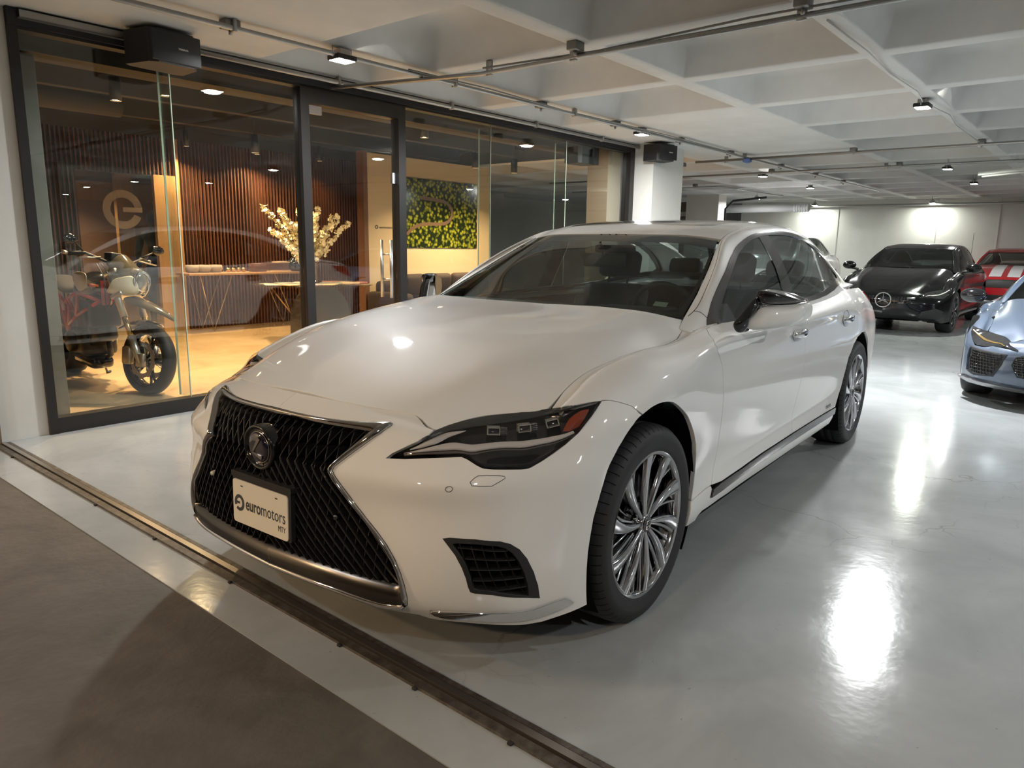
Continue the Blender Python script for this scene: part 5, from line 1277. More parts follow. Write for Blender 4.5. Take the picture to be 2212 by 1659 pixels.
for i in range(4): bowl(3.66 + .085 * i, .036, 'small brass cup, number by place: ' + ['leftmost', 'second from the left', 'second from the right', 'rightmost'][i] + ' of the four on the console', 'brass', .06)
bx = thing('wooden_box', 'small dark wooden box on the console left of the book stack', 'box', W(4.02, 8.2, .856), RB)
MB().rbox(0, .22, 0, .16, 0, .125, .003, 1).build('box_body', M['slat'], bx)
bk = thing('book', 'large dark book with pale covers lying on the console beside the black vase', 'book', W(4.30, 8.2, .856), RB)
MB().box(0, .50, 0, .2, .0, .02).box(.16, .50, 0, .2, .13, .15).build('book_cover', M['beige'], bk); MB().box(0, .5, .01, .19, .02, .13).build('book_pages', M['slat'], bk)
vs_ = thing('black_vase', 'glossy black gourd shaped vase on the console table', 'vase', W(4.78, 8.25, .856), RB)
MB().lathe([(0, 0), (.11, 0), (.135, .06), (.13, .14), (.09, .20), (.045, .225), (.06, .25), (.072, .30), (.055, .345), (.02, .37), (0, .372)], 28).build('vase_body', M['black_gloss'], vs_)
# glass table with arched stone base
gt = thing('glass_table', 'oval glass topped table on a dark arched base inside the showroom', 'table', W(3.9, 6.5, 0), RB)
MB().lathe([(0, .742), (.80, .742), (.805, .748), (.80, .756), (0, .756)], 56).build('table_top', M['glass'], gt)
M['arch'] = mat('arched_base', (.045, .038, .03), .3, 0, .4)
pl = [(-.42, 0)] + [(-.42 * math.cos(t_), .25 + .48 * math.sin(t_)) for t_ in np.linspace(0, PI, 22)] + [(.42, 0)]
mt = basis((0, 0, 0), (1, 0, 0), (0, 0, 1), (0, -1, 0))
MB().prism([(x + .1, y) for x, y in pl], -.12, .12, mt).build('arched_base', M['arch'], gt)
for a_, rz_ in ((-.35, .5),): MB().tube([(-.62, .1, .74), (-.36, .0, .35)], .009, 6).build('brace', M['steel_brass'], gt)
rnd.seed(3)
mags = [(-.60, .05), (-.48, -.12), (-.38, .10), (-.28, -.05), (-.18, -.22), (-.12, .12), (.02, -.30), (.22, -.12), (.34, .05), (.46, -.06), (.58, .03), (.40, -.22), (-.5, .22), (.62, -.12)]
for i, (x, y) in enumerate(mags):
    cols = [(.55, .50, .40), (.62, .45, .25), (.30, .34, .28), (.50, .20, .12), (.48, .46, .42)]
    m_ = M.setdefault('mag%d' % (i % 5), mat('magazine_cover_%d' % (i % 5), cols[i % 5], .35))
    lab = ['leftmost magazine at the table edge', 'pale magazine near the left edge of the glass table', 'orange magazine left of the flower vase', 'green grey magazine left of the vase', 'reddish magazine in front of the vase on the left', 'magazine just behind the vase on the left', 'magazine at the very front of the glass table', 'reddish magazine just right of the vase', 'magazine behind the door post, right of the vase', 'pale magazine in the middle of the right row', 'orange magazine near the right end of the table', 'green grey magazine at the front right of the table', 'magazine at the back left of the table', 'rightmost magazine on the glass table'][i]
    o = tag(MB().rbox(-.11, .11, -.15, .15, 0, .008 + .006 * (i % 3), .001, 1).build('magazine', m_, None, (0, 0, 0)), lab, 'magazine', 'magazines on the glass table')
    o.location = W(3.9 + x, 6.5 + y, .757); o.rotation_euler = (0, 0, RB + rnd.uniform(-.9, .9))
fv = thing('flower_vase', 'tall clear glass vase holding the blossom branches on the table', 'vase', W(3.86, 6.5, .757), RB)
MB().lathe([(0, 0), (.085, 0), (.085, .52), (.079, .52), (.079, .015), (0, .015)], 28).build('vase_body', M['glass'], fv)
bl = thing('blossom_branches', 'spreading bunch of cream white blossom branches standing in the glass vase', 'flowers', W(3.86, 6.5, .80), RB)
rnd.seed(11); stems = MB(); fl_ = MB(); lf = MB()
tips = [(-.62, .10, .97), (-.50, -.1, .90), (-.36, .12, .93), (-.22, -.1, .92), (-.08, .1, .93), (.10, -.05, .90), (.22, .1, .98), (.38, -.05, .90), (.52, .05, .86), (.66, .0, .80), (-.60, -.05, .66), (-.42, .1, .64), (-.30, -.1, .74), (.32, .1, .70), (.16, -.1, .66), (-.16, .05, .60), (.05, .1, .75)]
for (x, y, z) in tips:
    p0 = Vector((x * .06, y * .2, 0)); p1 = Vector((x * .25, y * .6, z * .55)); p2 = Vector((x, y, z))
    P_ = [p0 * (1 - t_) ** 2 + p1 * 2 * t_ * (1 - t_) + p2 * t_ ** 2 for t_ in np.linspace(0, 1, 9)]
    stems.tube(P_, .004, 5)
    for t_ in np.linspace(.42, 1, 15):
        c_ = p0 * (1 - t_) ** 2 + p1 * 2 * t_ * (1 - t_) + p2 * t_ ** 2
        for k_ in range(4):
            d_ = Vector((rnd.gauss(0, 1), rnd.gauss(0, 1), rnd.gauss(0, 1))).normalized() * rnd.uniform(.01, .05)
            cc = c_ + d_; n_ = d_.normalized(); u_x = n_.orthogonal().normalized(); v_x = n_.cross(u_x); r_p = rnd.uniform(.026, .042)
            for j in range(5):
                a_ = 2 * PI * j / 5 + rnd.random(); e_ = (u_x * math.cos(a_) + v_x * math.sin(a_)); s2 = n_.cross(e_)
                fl_.add([cc, cc + e_ * r_p * .6 + s2 * r_p * .42 + n_ * .004, cc + e_ * r_p + n_ * .007, cc + e_ * r_p * .6 - s2 * r_p * .42 + n_ * .004], [(0, 1, 2, 3)], True)
        if rnd.random() < .2:
            d_ = Vector((rnd.gauss(0, 1), rnd.gauss(0, 1), rnd.gauss(0, 1))).normalized(); s2 = d_.orthogonal()
            lf.add([c_, c_ + d_ * .03 + s2 * .01, c_ + d_ * .06, c_ + d_ * .03 - s2 * .01], [(0, 1, 2, 3)], True)
M['petal'] = mat('cream_petals', (.85, .76, .50), .6); M['leafm'] = mat('leaf', (.22, .28, .06), .6); M['stem'] = mat('twig', (.10, .06, .03), .7)
stems.build('stems', M['stem'], bl); fl_.build('blossoms', M['petal'], bl); lf.build('leaves', M['leafm'], bl)
# sofa with cushions
M['sofa'] = mat('dark_brown_fabric', (.045, .03, .022), .85, bump=(90, .3, .004))
sf = thing('sofa', 'low dark brown fabric sofa in front of the picture wall', 'sofa', W(5.3, 6.05, 0), RB)
MB().rbox(0, 2.3, .0, .85, .08, .42, .06, 3).build('seat', M['sofa'], sf)
MB().rbox(0, 2.3, .62, .85, .3, .74, .07, 3).build('backrest', M['sofa'], sf)
MB().rbox(-.16, .08, .0, .85, .08, .58, .06, 3).build('armrest', M['sofa'], sf); MB().rbox(2.22, 2.46, .0, .85, .08, .58, .06, 3).build('armrest', M['sofa'], sf)
for i, (x, rz_, lb) in enumerate(((.45, .2, 'dark cushion at the left end of the sofa behind the door handle'), (1.0, -.15, 'large dark cushion standing right of the door post'), (1.55, .12, 'brown cushion leaning behind the car mirror'), (2.0, -.1, 'brown cushion at the right end of the sofa'))):
    q = MB().rbox(-.26, .26, -.07, .07, -.2, .2, .065, 4)
    o = tag(q.build('cushion', M['sofa'], None), lb, 'cushion', 'cushions on the sofa'); o.matrix_world = Matrix.Translation(W(5.3 + x, 6.52, .655)) @ Matrix.Rotation(RB + rz_, 4, 'Z') @ Matrix.Rotation(.25, 4, 'X')
# ring logo on inner glass
ws_ = struct(bld(MB().box(.9, 2.7, 7.9, 7.908, 0, 2.22), 'window_7', M['glass']))
lg_ = thing('logo_decal', 'large round frosted logo decal on the inner glass above the motorcycle', 'decal', W(2.02, 7.895, 1.70), RB)
M['frost'] = mat('frosted_vinyl', (.42, .36, .28), .6)
fb = M['frost'].node_tree; mxs = fb.nodes.new('ShaderNodeMixShader'); tr_ = fb.nodes.new('ShaderNodeBsdfTransparent'); mxs.inputs[0].default_value = .45
fb.links.new(tr_.outputs[0], mxs.inputs[1]); fb.links.new(fb.nodes['Principled BSDF'].outputs[0], mxs.inputs[2]); fb.links.new(mxs.outputs[0], fb.nodes['Material Output'].inputs[0])
a_ = np.linspace(math.radians(-8), math.radians(-8 + 345), 50); q = MB(); L_ = len(a_)
q.add([(math.cos(t_) * r_x, 0, math.sin(t_) * r_x) for r_x in (.245, .15) for t_ in a_], [(j, j + 1, L_ + j + 1, L_ + j) for j in range(L_ - 1)], False).box(.0, .245, -.001, .001, -.03, .03); q.build('ring', M['frost'], lg_)
# ------------------------------------------------------------------ other cars
def scaled(rows, k, f=None):
    out = []
    for r in rows:
        q = []
        for p in r:
            p = list(p)
            if f: p = f(*p)
            q.append((p[0] * k[0], p[1] * k[1], p[2] * k[2]))
        out.append(q)
    return Surf(out)
def other_lamp(root, s, k, lens_m, inner_m, b0=0., b1=1., f=None):
    n = 24; f = f or (lambda x, y, z: (x, y, z)); Tp = np.array([f(*p) for p in resample(HL_TOP, n)]) * k; Lo = np.array([f(*p) for p in resample(HL_LOW, n)]) * k
    for nm, m, offs in (('headlight', lens_m, .0), ):
        R = []
        for b in np.linspace(b0, b1, 7): R.append((Tp * (1 - b) + Lo * b + np.array([.6, .6, .2]) * (math.sin(PI * b) * .012)) * [1, s, 1])
        R = np.array(R); f = [(i * n + j, i * n + j + 1, (i + 1) * n + j + 1, (i + 1) * n + j) for i in range(6) for j in range(n - 1)]
        o = MB().add(R.reshape(-1, 3), f).build(nm, m, root)
    R = []
    for b, d in ((.45, .004), (.5, .008), (.56, .004)): R.append(((Tp * (1 - b) + Lo * b) + np.array([.6, .6, .2]) * (.012 + d))[4:-3] * [1, s, 1])
    R = np.array(R); n2 = R.shape[1]
    MB().add(R.reshape(-1, 3), [(i * n2 + j, i * n2 + j + 1, (i + 1) * n2 + j + 1, (i + 1) * n2 + j) for i in range(2) for j in range(n2 - 1)]).build('light_strip', inner_m, o)
    return o
def other_mirror(root, s, k, paint, z=1.08, x=-.72):
    c = (x * k[0], s * 1.03 * k[1], z * k[2])
    h = MB().sphere(c, .12, 16, 10, (.55, 1., .62)).build('door_mirror', paint, root)
    MB().tube([(c[0] + .02, s * .86 * k[1], c[2] - .07), (c[0], s * .99 * k[1], c[2] - .05)], .022, 8).build('mirror_arm', M['black_mat'], h)

def place_car(name, label, k, paint, a, b, o, fM=None, fB=None, fG=None, step=.06, rz=0.):
    r = thing(name, label, 'car', W(a, b), -rz + (-(-BT)) * 1.0)
    r.rotation_euler = (0, 0, BT + rz)
    r['_k'] = [k[0], k[1]]
    sM, sG, sB = scaled(M_ROWS, k, fM), scaled(G_ROWS, k, fG), scaled(B_ROWS, k, fB)
    o = dict(o); o['sc'] = k
    build_car(r, sM, sG, sB, paint, step, False, o)
    return r, sM, sG, sB
M['dark_glass'] = glass_mat('dark_car_glass', (.06, .07, .07), 1.5)
M['blue_grey'] = mat('blue_grey_paint', (.085, .115, .165), .32, .25, 1.)
M['red_paint'] = mat('red_paint', (.42, .012, .018), .3, 0, 1.)
M['white_paint'] = mat('white_stripe_paint', (.75, .75, .75), .3, 0, 1.)
M['lamp_dark'] = mat('dark_headlight', (.02, .02, .022), .08, 0, 1.)
M['lamp_clear'] = mat('pale_headlight', (.30, .29, .27), .08, .6, 1.)
M['strip'] = mat('lamp_strip', (.6, .58, .55), .25, .3)
M['gold_in'] = mat('lamp_gold', (.5, .34, .12), .2, .9)

def ribs_on(S, root, s, name, m, poly, nu, nv, off=.002, r=.004, slant=0.):
    q = MB(); us = [p[0] for p in poly]; vs = [p[1] for p in poly]
    def run(path):
        cur = []
        for p in path + [None]:
            if p is not None and pip(poly, [p[0]], [p[1]])[0]: cur.append(p)
            else:
                if len(cur) > 1:
                    a = np.array(cur); P, N = S.nrm(a[:, 0], a[:, 1]); N[N[:, 0] < 0] *= -1
                    q.tube(((P + N * off) * [1, s, 1]).tolist(), r, 4)
                cur = []
    for i in range(nu):
        u = min(us) + (i + .5) * (max(us) - min(us)) / nu; run([(u + slant * (t - .5), min(vs) + t * (max(vs) - min(vs))) for t in np.linspace(0, 1, 24)])
    for i in range(nv):
        v = min(vs) + (i + .5) * (max(vs) - min(vs)) / nv; run([(min(us) + t * (max(us) - min(us)), v) for t in np.linspace(0, 1, 24)])
    return q.build(name, m, root) if q.v else None

# black coupe ahead of the back wall
kc = (.93, .965, .975)
def low_nose(x, y, z, d=.13):
    t = min(max((x + .7) / 1.5, 0), 1); return (x, y, z - d * t * min(max((z - .30) / .45, 0), 1))
cp, cM, cG, cB = place_car('coupe_car', 'glossy black coupe with a round star badge, parked nose out by the back wall', kc, M['black_paint'], 11.75, .82, {'chrome': False, 'sill': False, 'pano': False, 'darkrim': True, 'R': .345, 'rr': .262, 'liner': .375, 'glass': M['dark_glass']}, low_nose, low_nose)
for s in (1, -1):
    other_lamp(cp, s, kc, M['lamp_dark'], M['strip'], f=low_nose); other_mirror(cp, s, kc, M['black_paint'])
gp = [(0, 4.6), (1.6, 4.6), (2.6, 5.6), (2.9, 6.9), (2.4, 7.3), (0, 7.3)]
g_ = panel('grille', cB, gp, M['black_gloss'], cp, step=.05, mirror=True, gap=0, off=.002)
for s in (1, -1):
    ribs_on(cB, g_, s, 'grille_bar', M['dark_chrome'], gp, 9, 0, .006, .006)
    panel('lower_intake', cB, [(3.3, 1.6), (6.0, 1.4), (6.6, 3.2), (5.4, 3.9), (3.8, 3.2)], M['black_mat'], cp, s, step=.05, gap=0, off=.003)
xg = cB.ev(0, 5.95)[0]
st_ = MB(); R_ = .115
st_.tube([(0, math.cos(t) * R_, math.sin(t) * R_) for t in np.linspace(0, 2 * PI, 41)[:-1]], .010, 8, closed=True)
for k_ in range(3):
    t = PI / 2 + k_ * 2 * PI / 3; c_, s_n = math.cos(t), math.sin(t)
    st_.add([(.004, -s_n * .016, c_ * .016), (.004, s_n * .016, -c_ * .016), (.006, c_ * R_, s_n * R_), (.018, 0, 0)], [(0, 2, 3), (1, 3, 2), (0, 1, 2), (0, 3, 1)], False)
sb = st_.build('star_badge', M['chrome'], cp, loc=(xg[0] + .03, 0, xg[2]))
MB().box(xg[0] - .02, xg[0] + .03, -.02, .02, xg[2] - .02, xg[2] + .02).build('badge_mount', M['black_gloss'], cp)
MB().rbox(xg[0] + .0, xg[0] + .012, .34, .46, xg[2] + .03, xg[2] + .06, .004, 1).build('grille_badge', M['satin'], cp)
# blue grey sports car at the right edge
kr = (.87, 1.02, .845)
fr8 = lambda x, y, z: low_nose(x, y, z, .12)
r8, rM, rG, rB = place_car('sports_car', 'low blue grey sports car with big black honeycomb intakes, cut off by the right edge', kr, M['blue_grey'], 6.02, -2.02, {'liner': .352, 'glass': M['dark_glass'], 'chrome': False, 'sill': False, 'pano': False, 'darkrim': True, 'R': .345, 'rr': .262}, fr8, fr8, step=.04)
sidep = [(3.6, 5.9), (5.2, 6.2), (7.0, 6.1), (7.3, 4.6), (7.2, 2.6), (5.8, 2.0), (4.3, 2.3), (3.9, 4.0)]
midp = [(0, 6.6), (2.2, 6.5), (3.1, 5.6), (3.3, 4.2), (2.9, 2.6), (0, 2.4)]
for s in (1, -1):
    other_lamp(r8, s, kr, M['lamp_dark'], M['gold_in'], .0, .95, fr8); other_mirror(r8, s, kr, M['black_gloss'], 1.06)
    i_ = panel('side_intake', rB, sidep, M['black_mat'], r8, s, step=.04, gap=0, off=.003)
    ribs_on(rB, i_, s, 'honeycomb_mesh', M['black_gloss'], [(3.8, 5.7), (6.2, 5.9), (6.4, 4.4), (6.2, 2.6), (5.5, 2.25), (4.45, 2.5), (4.05, 4.0)], 12, 9, .006, .004, .3)
    panel('intake_blade', rB, [(6.5, 5.95), (6.85, 6.0), (7.1, 4.4), (6.95, 2.7), (6.5, 2.6), (6.65, 4.4)], M['blue_grey'], i_, s, step=.04, gap=0, off=.02)
    sp_ = panel('front_splitter', rB, [(0, .9), (2.5, .9), (4.5, 1.25), (6.6, 1.35), (8.0, 1.3), (8.0, .85), (6.6, .8), (4.5, .6), (2.5, .4), (0, .4)], M['satin'], r8, s, step=.05, gap=0, off=.025, depth=.03)
g_ = panel('grille', rB, midp, M['black_mat'], r8, step=.04, mirror=True, gap=0, off=.004)
for s in (1, -1): ribs_on(rB, g_, s, 'honeycomb_mesh', M['black_gloss'], midp, 14, 12, .008, .005, .3)
# red car with white stripes, far right
km = (.92, .99, .95)
mu, mM, mG, mB = place_car('muscle_car', 'red car with white bonnet stripes, far back at the right edge', km, M['red_paint'], 17.4, -.18, {'chrome': False, 'sill': False, 'pano': False, 'R': .35, 'rr': .262})
for s in (1, -1):
    other_lamp(mu, s, km, M['lamp_clear'], M['strip']); other_mirror(mu, s, km, M['black_gloss'])
    panel('bonnet_stripe', mM, [(.25, .25), (.25, 1.3), (6.0, 1.3), (6.0, .25)], M['white_paint'], mu, s, step=.08, gap=0, off=.004, flange=False)
    panel('fog_lamp', mB, [(4.4, 3.9), (4.9, 3.9), (4.9, 4.9), (4.4, 4.9)], M['lamp_clear'], mu, s, step=.05, gap=0, off=.006)
panel('grille', mB, [(0, 5.2), (2.9, 5.2), (3.2, 6.6), (3.0, 7.9), (0, 8.1)], M['black_mat'], mu, step=.05, mirror=True, gap=0, off=.004)
panel('lower_grille', mB, [(0, 2.0), (3.2, 2.0), (3.6, 3.4), (0, 3.4)], M['black_mat'], mu, step=.05, mirror=True, gap=0, off=.004)
MB().tube([(-.3, -.80, .9), (-.34, -.80, 1.75)], .004, 5).build('aerial', M['black_mat'], mu)
# white off-roader mostly hidden behind the saloon
ks = (.95, 1.0, 1.10)
su, uM, uG, uB = place_car('estate_car', 'white car almost hidden behind the saloon, only roof corner and mirror showing', ks, M['white_paint'], 13.4, 4.15, {'glass': M['dark_glass'], 'chrome': False, 'sill': False, 'pano': False})
for s in (1, -1): other_lamp(su, s, ks, M['lamp_dark'], M['strip']); other_mirror(su, s, ks, M['black_gloss'], 1.12)

# ------------------------------------------------------------------ motorcycle
M['fairing'] = mat('pale_fairing', (.72, .66, .50), .3, 0, .8); M['red_frame'] = mat('red_tube_frame', (.42, .015, .03), .3, 0, .6)
M['engine'] = mat('engine_grey', (.05, .05, .052), .4, .7); M['alu'] = mat('cast_aluminium', (.50, .47, .42), .35, .9); M['gold'] = mat('gold_fork_tube', (.50, .33, .12), .25, 1.)
M['smoke'] = mat('smoked_screen', (.10, .085, .06), .1, 0, .8); M['seatm'] = mat('seat_vinyl', (.02, .02, .02), .5)
bk_ = thing('motorcycle', 'bare framed motorcycle with pale fairing and red tube frame behind the glass', 'motorcycle', W(.58, 5.90), RB - math.atan2(1.60, .13) )
_d = Vector(W(.57, 4.33)) - Vector(W(.70, 5.92)); bk_.rotation_euler = (0, 0, math.atan2(_d.y, _d.x))
# local axes: x forward, y to the rider's left; rear contact at the origin, wheelbase 1.6
def mwheel(x, w, R, name, disc=True, par=None):
    q = MB(); rr = R - .105 * (w / .12) ** .5 if w > .15 else R - .075
    prof = [(rr, -w * .36), (R - .05, -w * .5), (R - .02, -w * .40), (R - .004, -w * .2), (R, 0), (R - .004, w * .2), (R - .02, w * .40), (R - .05, w * .5), (rr, w * .36)]
    q.lathe(prof, 64, 'y'); ty = q.build(name, M['rubber'], par, loc=(x, 0, R))
    r = MB().lathe([(rr + .004, -w * .38), (rr - .012, -w * .36), (rr - .022, -.02), (rr - .022, .02), (rr - .012, w * .36), (rr + .004, w * .38)], 56, 'y')
    for k in range(5):
        a = 2 * PI * k / 5
        for da in (-.16, .16):
            c, s_ = math.cos(a + da * .3), math.sin(a + da * .3); c2, s2 = math.cos(a + da), math.sin(a + da)
            r.tube([(c * .035, 0, s_ * .035), ((c + c2) * .09, 0, (s_ + s2) * .09), (c2 * (rr - .015), 0, s2 * (rr - .015))], [.016, .012, .011], 6)
    r.lathe([(0, -.05), (.035, -.05), (.04, -.02), (.04, .02), (.035, .05), (0, .05)], 20, 'y'); r.build('rim', M['black_gloss'], ty)
    if disc:
        for sy in (-1, 1):
            d = MB(); n = 90; V = []
            for k in range(n):
                a = 2 * PI * k / n; ro = .160 + .006 * (1 if (k // 5) % 2 else -1)
                for rad, yy in ((.118, .066), (ro, .066), (ro, .072), (.118, .072)): V.append((math.cos(a) * rad, sy * yy, math.sin(a) * rad))
            d.add(V, [(k * 4 + j, k * 4 + (j + 1) % 4, ((k + 1) % n) * 4 + (j + 1) % 4, ((k + 1) % n) * 4 + j) for k in range(n) for j in range(4)], False)
            for k in range(6): a = 2 * PI * k / 6; d.tube([(math.cos(a) * .05, sy * .06, math.sin(a) * .05), (math.cos(a + .3) * .12, sy * .069, math.sin(a + .3) * .12)], .006, 5)
            d.build('brake_disc', M['alu'], ty)
    return ty
fw = mwheel(1.60, .125, .31, 'front_wheel', True, bk_); fw.rotation_euler = (0, 0, -.12)
rw = mwheel(0, .19, .315, 'rear_wheel', False, bk_)
fk = MB(); lo_ = MB(); up_ = MB()
ax0 = Vector((1.60, 0, .31)); top = Vector((1.22, 0, 1.06)); du = (top - ax0).normalized()
for sy in (-.105, .105):
    o_ = Vector((0, sy, 0))
    up_.tube([ax0 + du * .40 + o_, ax0 + du * .83 + o_], [.031, .028], 16); fk.tube([ax0 + du * .20 + o_, ax0 + du * .42 + o_], .023, 14)
    lo_.tube([ax0 - du * .03 + o_, ax0 + du * .22 + o_], [.026, .034], 12); lo_.rbox(1.57, 1.66, sy - .02, sy + .02, .25, .37, .015, 2)
f1 = up_.build('fork_upper_tube', M['alu'], bk_); fk.build('fork_slider', M['gold'], bk_); lo_.build('fork_foot', M['alu'], bk_)
for sy in (-1, 1): MB().rbox(1.40, 1.50, sy * .085 - .03, sy * .085 + .03, .26, .42, .02, 2).build('brake_caliper', M['alu'], bk_)
MB().rbox(-.05, .10, -.14, .14, -.02, .02, .012, 2, Matrix.Translation(ax0 + du * .80) @ Matrix.Rotation(-.45, 4, 'Y')).rbox(-.05, .08, -.14, .14, -.02, .02, .012, 2, Matrix.Translation(ax0 + du * .60) @ Matrix.Rotation(-.45, 4, 'Y')).build('fork_clamp', M['alu'], bk_)
hb_ = MB(); hb_.tube([(1.13, -.40, 1.17), (1.17, -.30, 1.19), (1.22, -.12, 1.13), (1.22, .12, 1.13), (1.17, .30, 1.19), (1.13, .40, 1.17)], .012, 10).build('handlebar', M['black_mat'], bk_)
for sy in (-1, 1):
    MB().tube([(1.125, sy * .41, 1.168), (1.155, sy * .29, 1.186)], .018, 10).build('handlebar_grip', M['rubber'], bk_)
    MB().tube([(1.24, sy * .20, 1.165), (1.27, sy * .30, 1.15), (1.235, sy * .40, 1.145)], .007, 6).build('brake_lever', M['alu'], bk_)
    MB().tube([(1.12, sy * .41, 1.17), (1.10, sy * .45, 1.18)], .016, 8).build('bar_end', M['alu'], bk_)
    m_ = MB().tube([(1.16, sy * .30, 1.20), (1.20, sy * .42, 1.27)], .007, 6).build('mirror_stalk', M['black_mat'], bk_)
    MB().sphere((1.20, sy * .45, 1.285), .055, 14, 8, (.35, 1.3, .8)).build('rear_view_mirror', M['black_gloss'], m_)
MB().rbox(1.16, 1.25, -.10, .02, 1.14, 1.215, .012, 2).build('instrument_pod', M['black_mat'], bk_)
# headlight with screen and beak
hl_ = MB().sphere((1.44, 0, .98), .105, 22, 14, (.8, .85, 1.1)).build('headlight', M['lamp_clear'], bk_)
MB().lathe([(.05, 1.49), (.075, 1.505), (.09, 1.50)], 20, 'x', (0, 0, .985)).build('headlight_ring', M['chrome'], hl_)
def shell(name, rows, m, par, mirror=True, th=.004):
    R = np.array(rows, float); a, b = R.shape[:2]
    if mirror: R = np.concatenate([R[:, ::-1] * [1, -1, 1], R[:, 1:]], 1); b = R.shape[1]
    o = MB().add(R.reshape(-1, 3), [(i * b + j, i * b + j + 1, (i + 1) * b + j + 1, (i + 1) * b + j) for i in range(a - 1) for j in range(b - 1)]).build(name, m, par)
    md = o.modifiers.new('s', 'SOLIDIFY'); md.thickness = th; m2 = o.modifiers.new('b', 'SUBSURF'); m2.levels = 1; m2.render_levels = 2
    return o
shell('front_fairing', [[(1.28, 0, 1.22), (1.26, .06, 1.20), (1.20, .12, 1.12)], [(1.42, 0, 1.12), (1.40, .09, 1.10), (1.30, .15, 1.02)], [(1.50, 0, 1.02), (1.46, .115, 1.0), (1.32, .17, .92)]], M['smoke'], bk_)
shell('fairing_side', [[(1.48, .07, 1.04), (1.45, .13, 1.02), (1.32, .17, .99)], [(1.53, .05, .92), (1.48, .13, .90), (1.30, .18, .88)], [(1.50, .03, .86), (1.40, .10, .84), (1.22, .15, .86)]], M['fairing'], bk_, False)
shell('fairing_side', [[(1.48, -.07, 1.04), (1.45, -.13, 1.02), (1.32, -.17, .99)], [(1.53, -.05, .92), (1.48, -.13, .90), (1.30, -.18, .88)], [(1.50, -.03, .86), (1.40, -.10, .84), (1.22, -.15, .86)]], M['fairing'], bk_, False)
shell('front_beak', [[(1.42, 0, .86), (1.40, .07, .85), (1.36, .11, .82)], [(1.60, 0, .82), (1.58, .07, .80), (1.52, .10, .77)], [(1.80, 0, .74), (1.79, .035, .735), (1.76, .05, .72)], [(1.90, 0, .665), (1.895, .01, .66), (1.89, .015, .655)]], M['smoke'], bk_)
shell('front_mudguard', [[(1.30, 0, .58), (1.30, .06, .57), (1.31, .085, .54)], [(1.42, 0, .645), (1.42, .06, .635), (1.43, .085, .60)], [(1.58, 0, .665), (1.58, .06, .655), (1.58, .085, .62)], [(1.72, 0, .63), (1.71, .05, .62), (1.70, .075, .59)]], M['black_gloss'], bk_)
# the front end is steered to its left
steer = Matrix.Translation((1.22, 0, 0)) @ Matrix.Rotation(math.radians(25), 4, Vector((-.26, 0, .966))) @ Matrix.Translation((-1.22, 0, 0))
for c_ in list(bk_.children):
    if c_.name.split('.')[0] != 'rear_wheel': c_.matrix_local = steer @ c_.matrix_basis
# tank, seat, tail
tank = MB(); prof = []
for x, w_x, z0, z1 in ((.60, .05, .86, .92), (.68, .11, .80, .95), (.84, .16, .74, 1.02), (1.0, .175, .74, 1.05), (1.12, .15, .80, 1.03), (1.20, .09, .88, .98)):
    c_ = (z0 + z1) / 2; h = (z1 - z0) / 2; prof.append([(x, w_x * math.cos(t), c_ + h * math.sin(t) * (1 if math.sin(t) > 0 else .9)) for t in np.linspace(0, 2 * PI, 21)[:-1]])
V = [q for r in prof for q in r]; tank.add(V, [(i * 20 + j, i * 20 + (j + 1) % 20, (i + 1) * 20 + (j + 1) % 20, (i + 1) * 20 + j) for i in range(5) for j in range(20)] + [tuple(range(20)), tuple(100 + j for j in range(20))])
tank.build('fuel_tank', M['black_gloss'], bk_)
for sy in (-1, 1): shell('tank_side_panel', [[(.90, sy * .175, 1.02), (1.05, sy * .18, 1.06), (1.26, sy * .15, 1.05)], [(.98, sy * .195, .96), (1.10, sy * .20, .98), (1.30, sy * .17, .98)], [(1.08, sy * .19, .88), (1.15, sy * .19, .88), (1.24, sy * .17, .90)]], M['fairing'], bk_, False)
shell('seat', [[(.78, 0, .93), (.78, .09, .92), (.80, .12, .87)], [(.50, 0, .88), (.50, .13, .87), (.52, .16, .82)], [(.15, 0, .93), (.15, .13, .92), (.17, .15, .87)], [(-.15, 0, .99), (-.14, .09, .98), (-.12, .11, .94)]], M['seatm'], bk_, th=.03)
shell('tail_fairing', [[(.45, .13, .84), (.40, .15, .80)], [(.10, .13, .88), (.05, .14, .83)], [(-.22, .07, .97), (-.24, .06, .93)]], M['fairing'], bk_, False); shell('tail_fairing', [[(.45, -.13, .84), (.40, -.15, .80)], [(.10, -.13, .88), (.05, -.14, .83)], [(-.22, -.07, .97), (-.24, -.06, .93)]], M['fairing'], bk_, False)
# trellis frame
tf = MB()
for sy in (-1, 1):
    H = Vector((1.20, sy * .06, .93)); H2 = Vector((1.22, sy * .06, .80)); A_ = Vector((.98, sy * .17, .86)); B_ = Vector((.95, sy * .18, .66)); C_ = Vector((.74, sy * .18, .80)); D_ = Vector((.70, sy * .18, .56)); E_ = Vector((.52, sy * .15, .74)); G_ = Vector((.50, sy * .14, .42))
    for p_, q_ in ((H, A_), (H2, B_), (A_, B_), (A_, C_), (B_, D_), (C_, D_), (B_, C_), (C_, E_), (D_, E_), (D_, G_), (E_, G_), (H2, A_)): tf.tube([p_, q_], .0155, 8)
    tf.tube([E_, (.1, sy * .11, .84)], .012, 8); tf.tube([G_, (.1, sy * .11, .80)], .012, 8)
tf.tube([(1.21, 0, .76), (1.19, 0, .97)], .04, 12)
tf.build('trellis_frame', M['red_frame'], bk_)
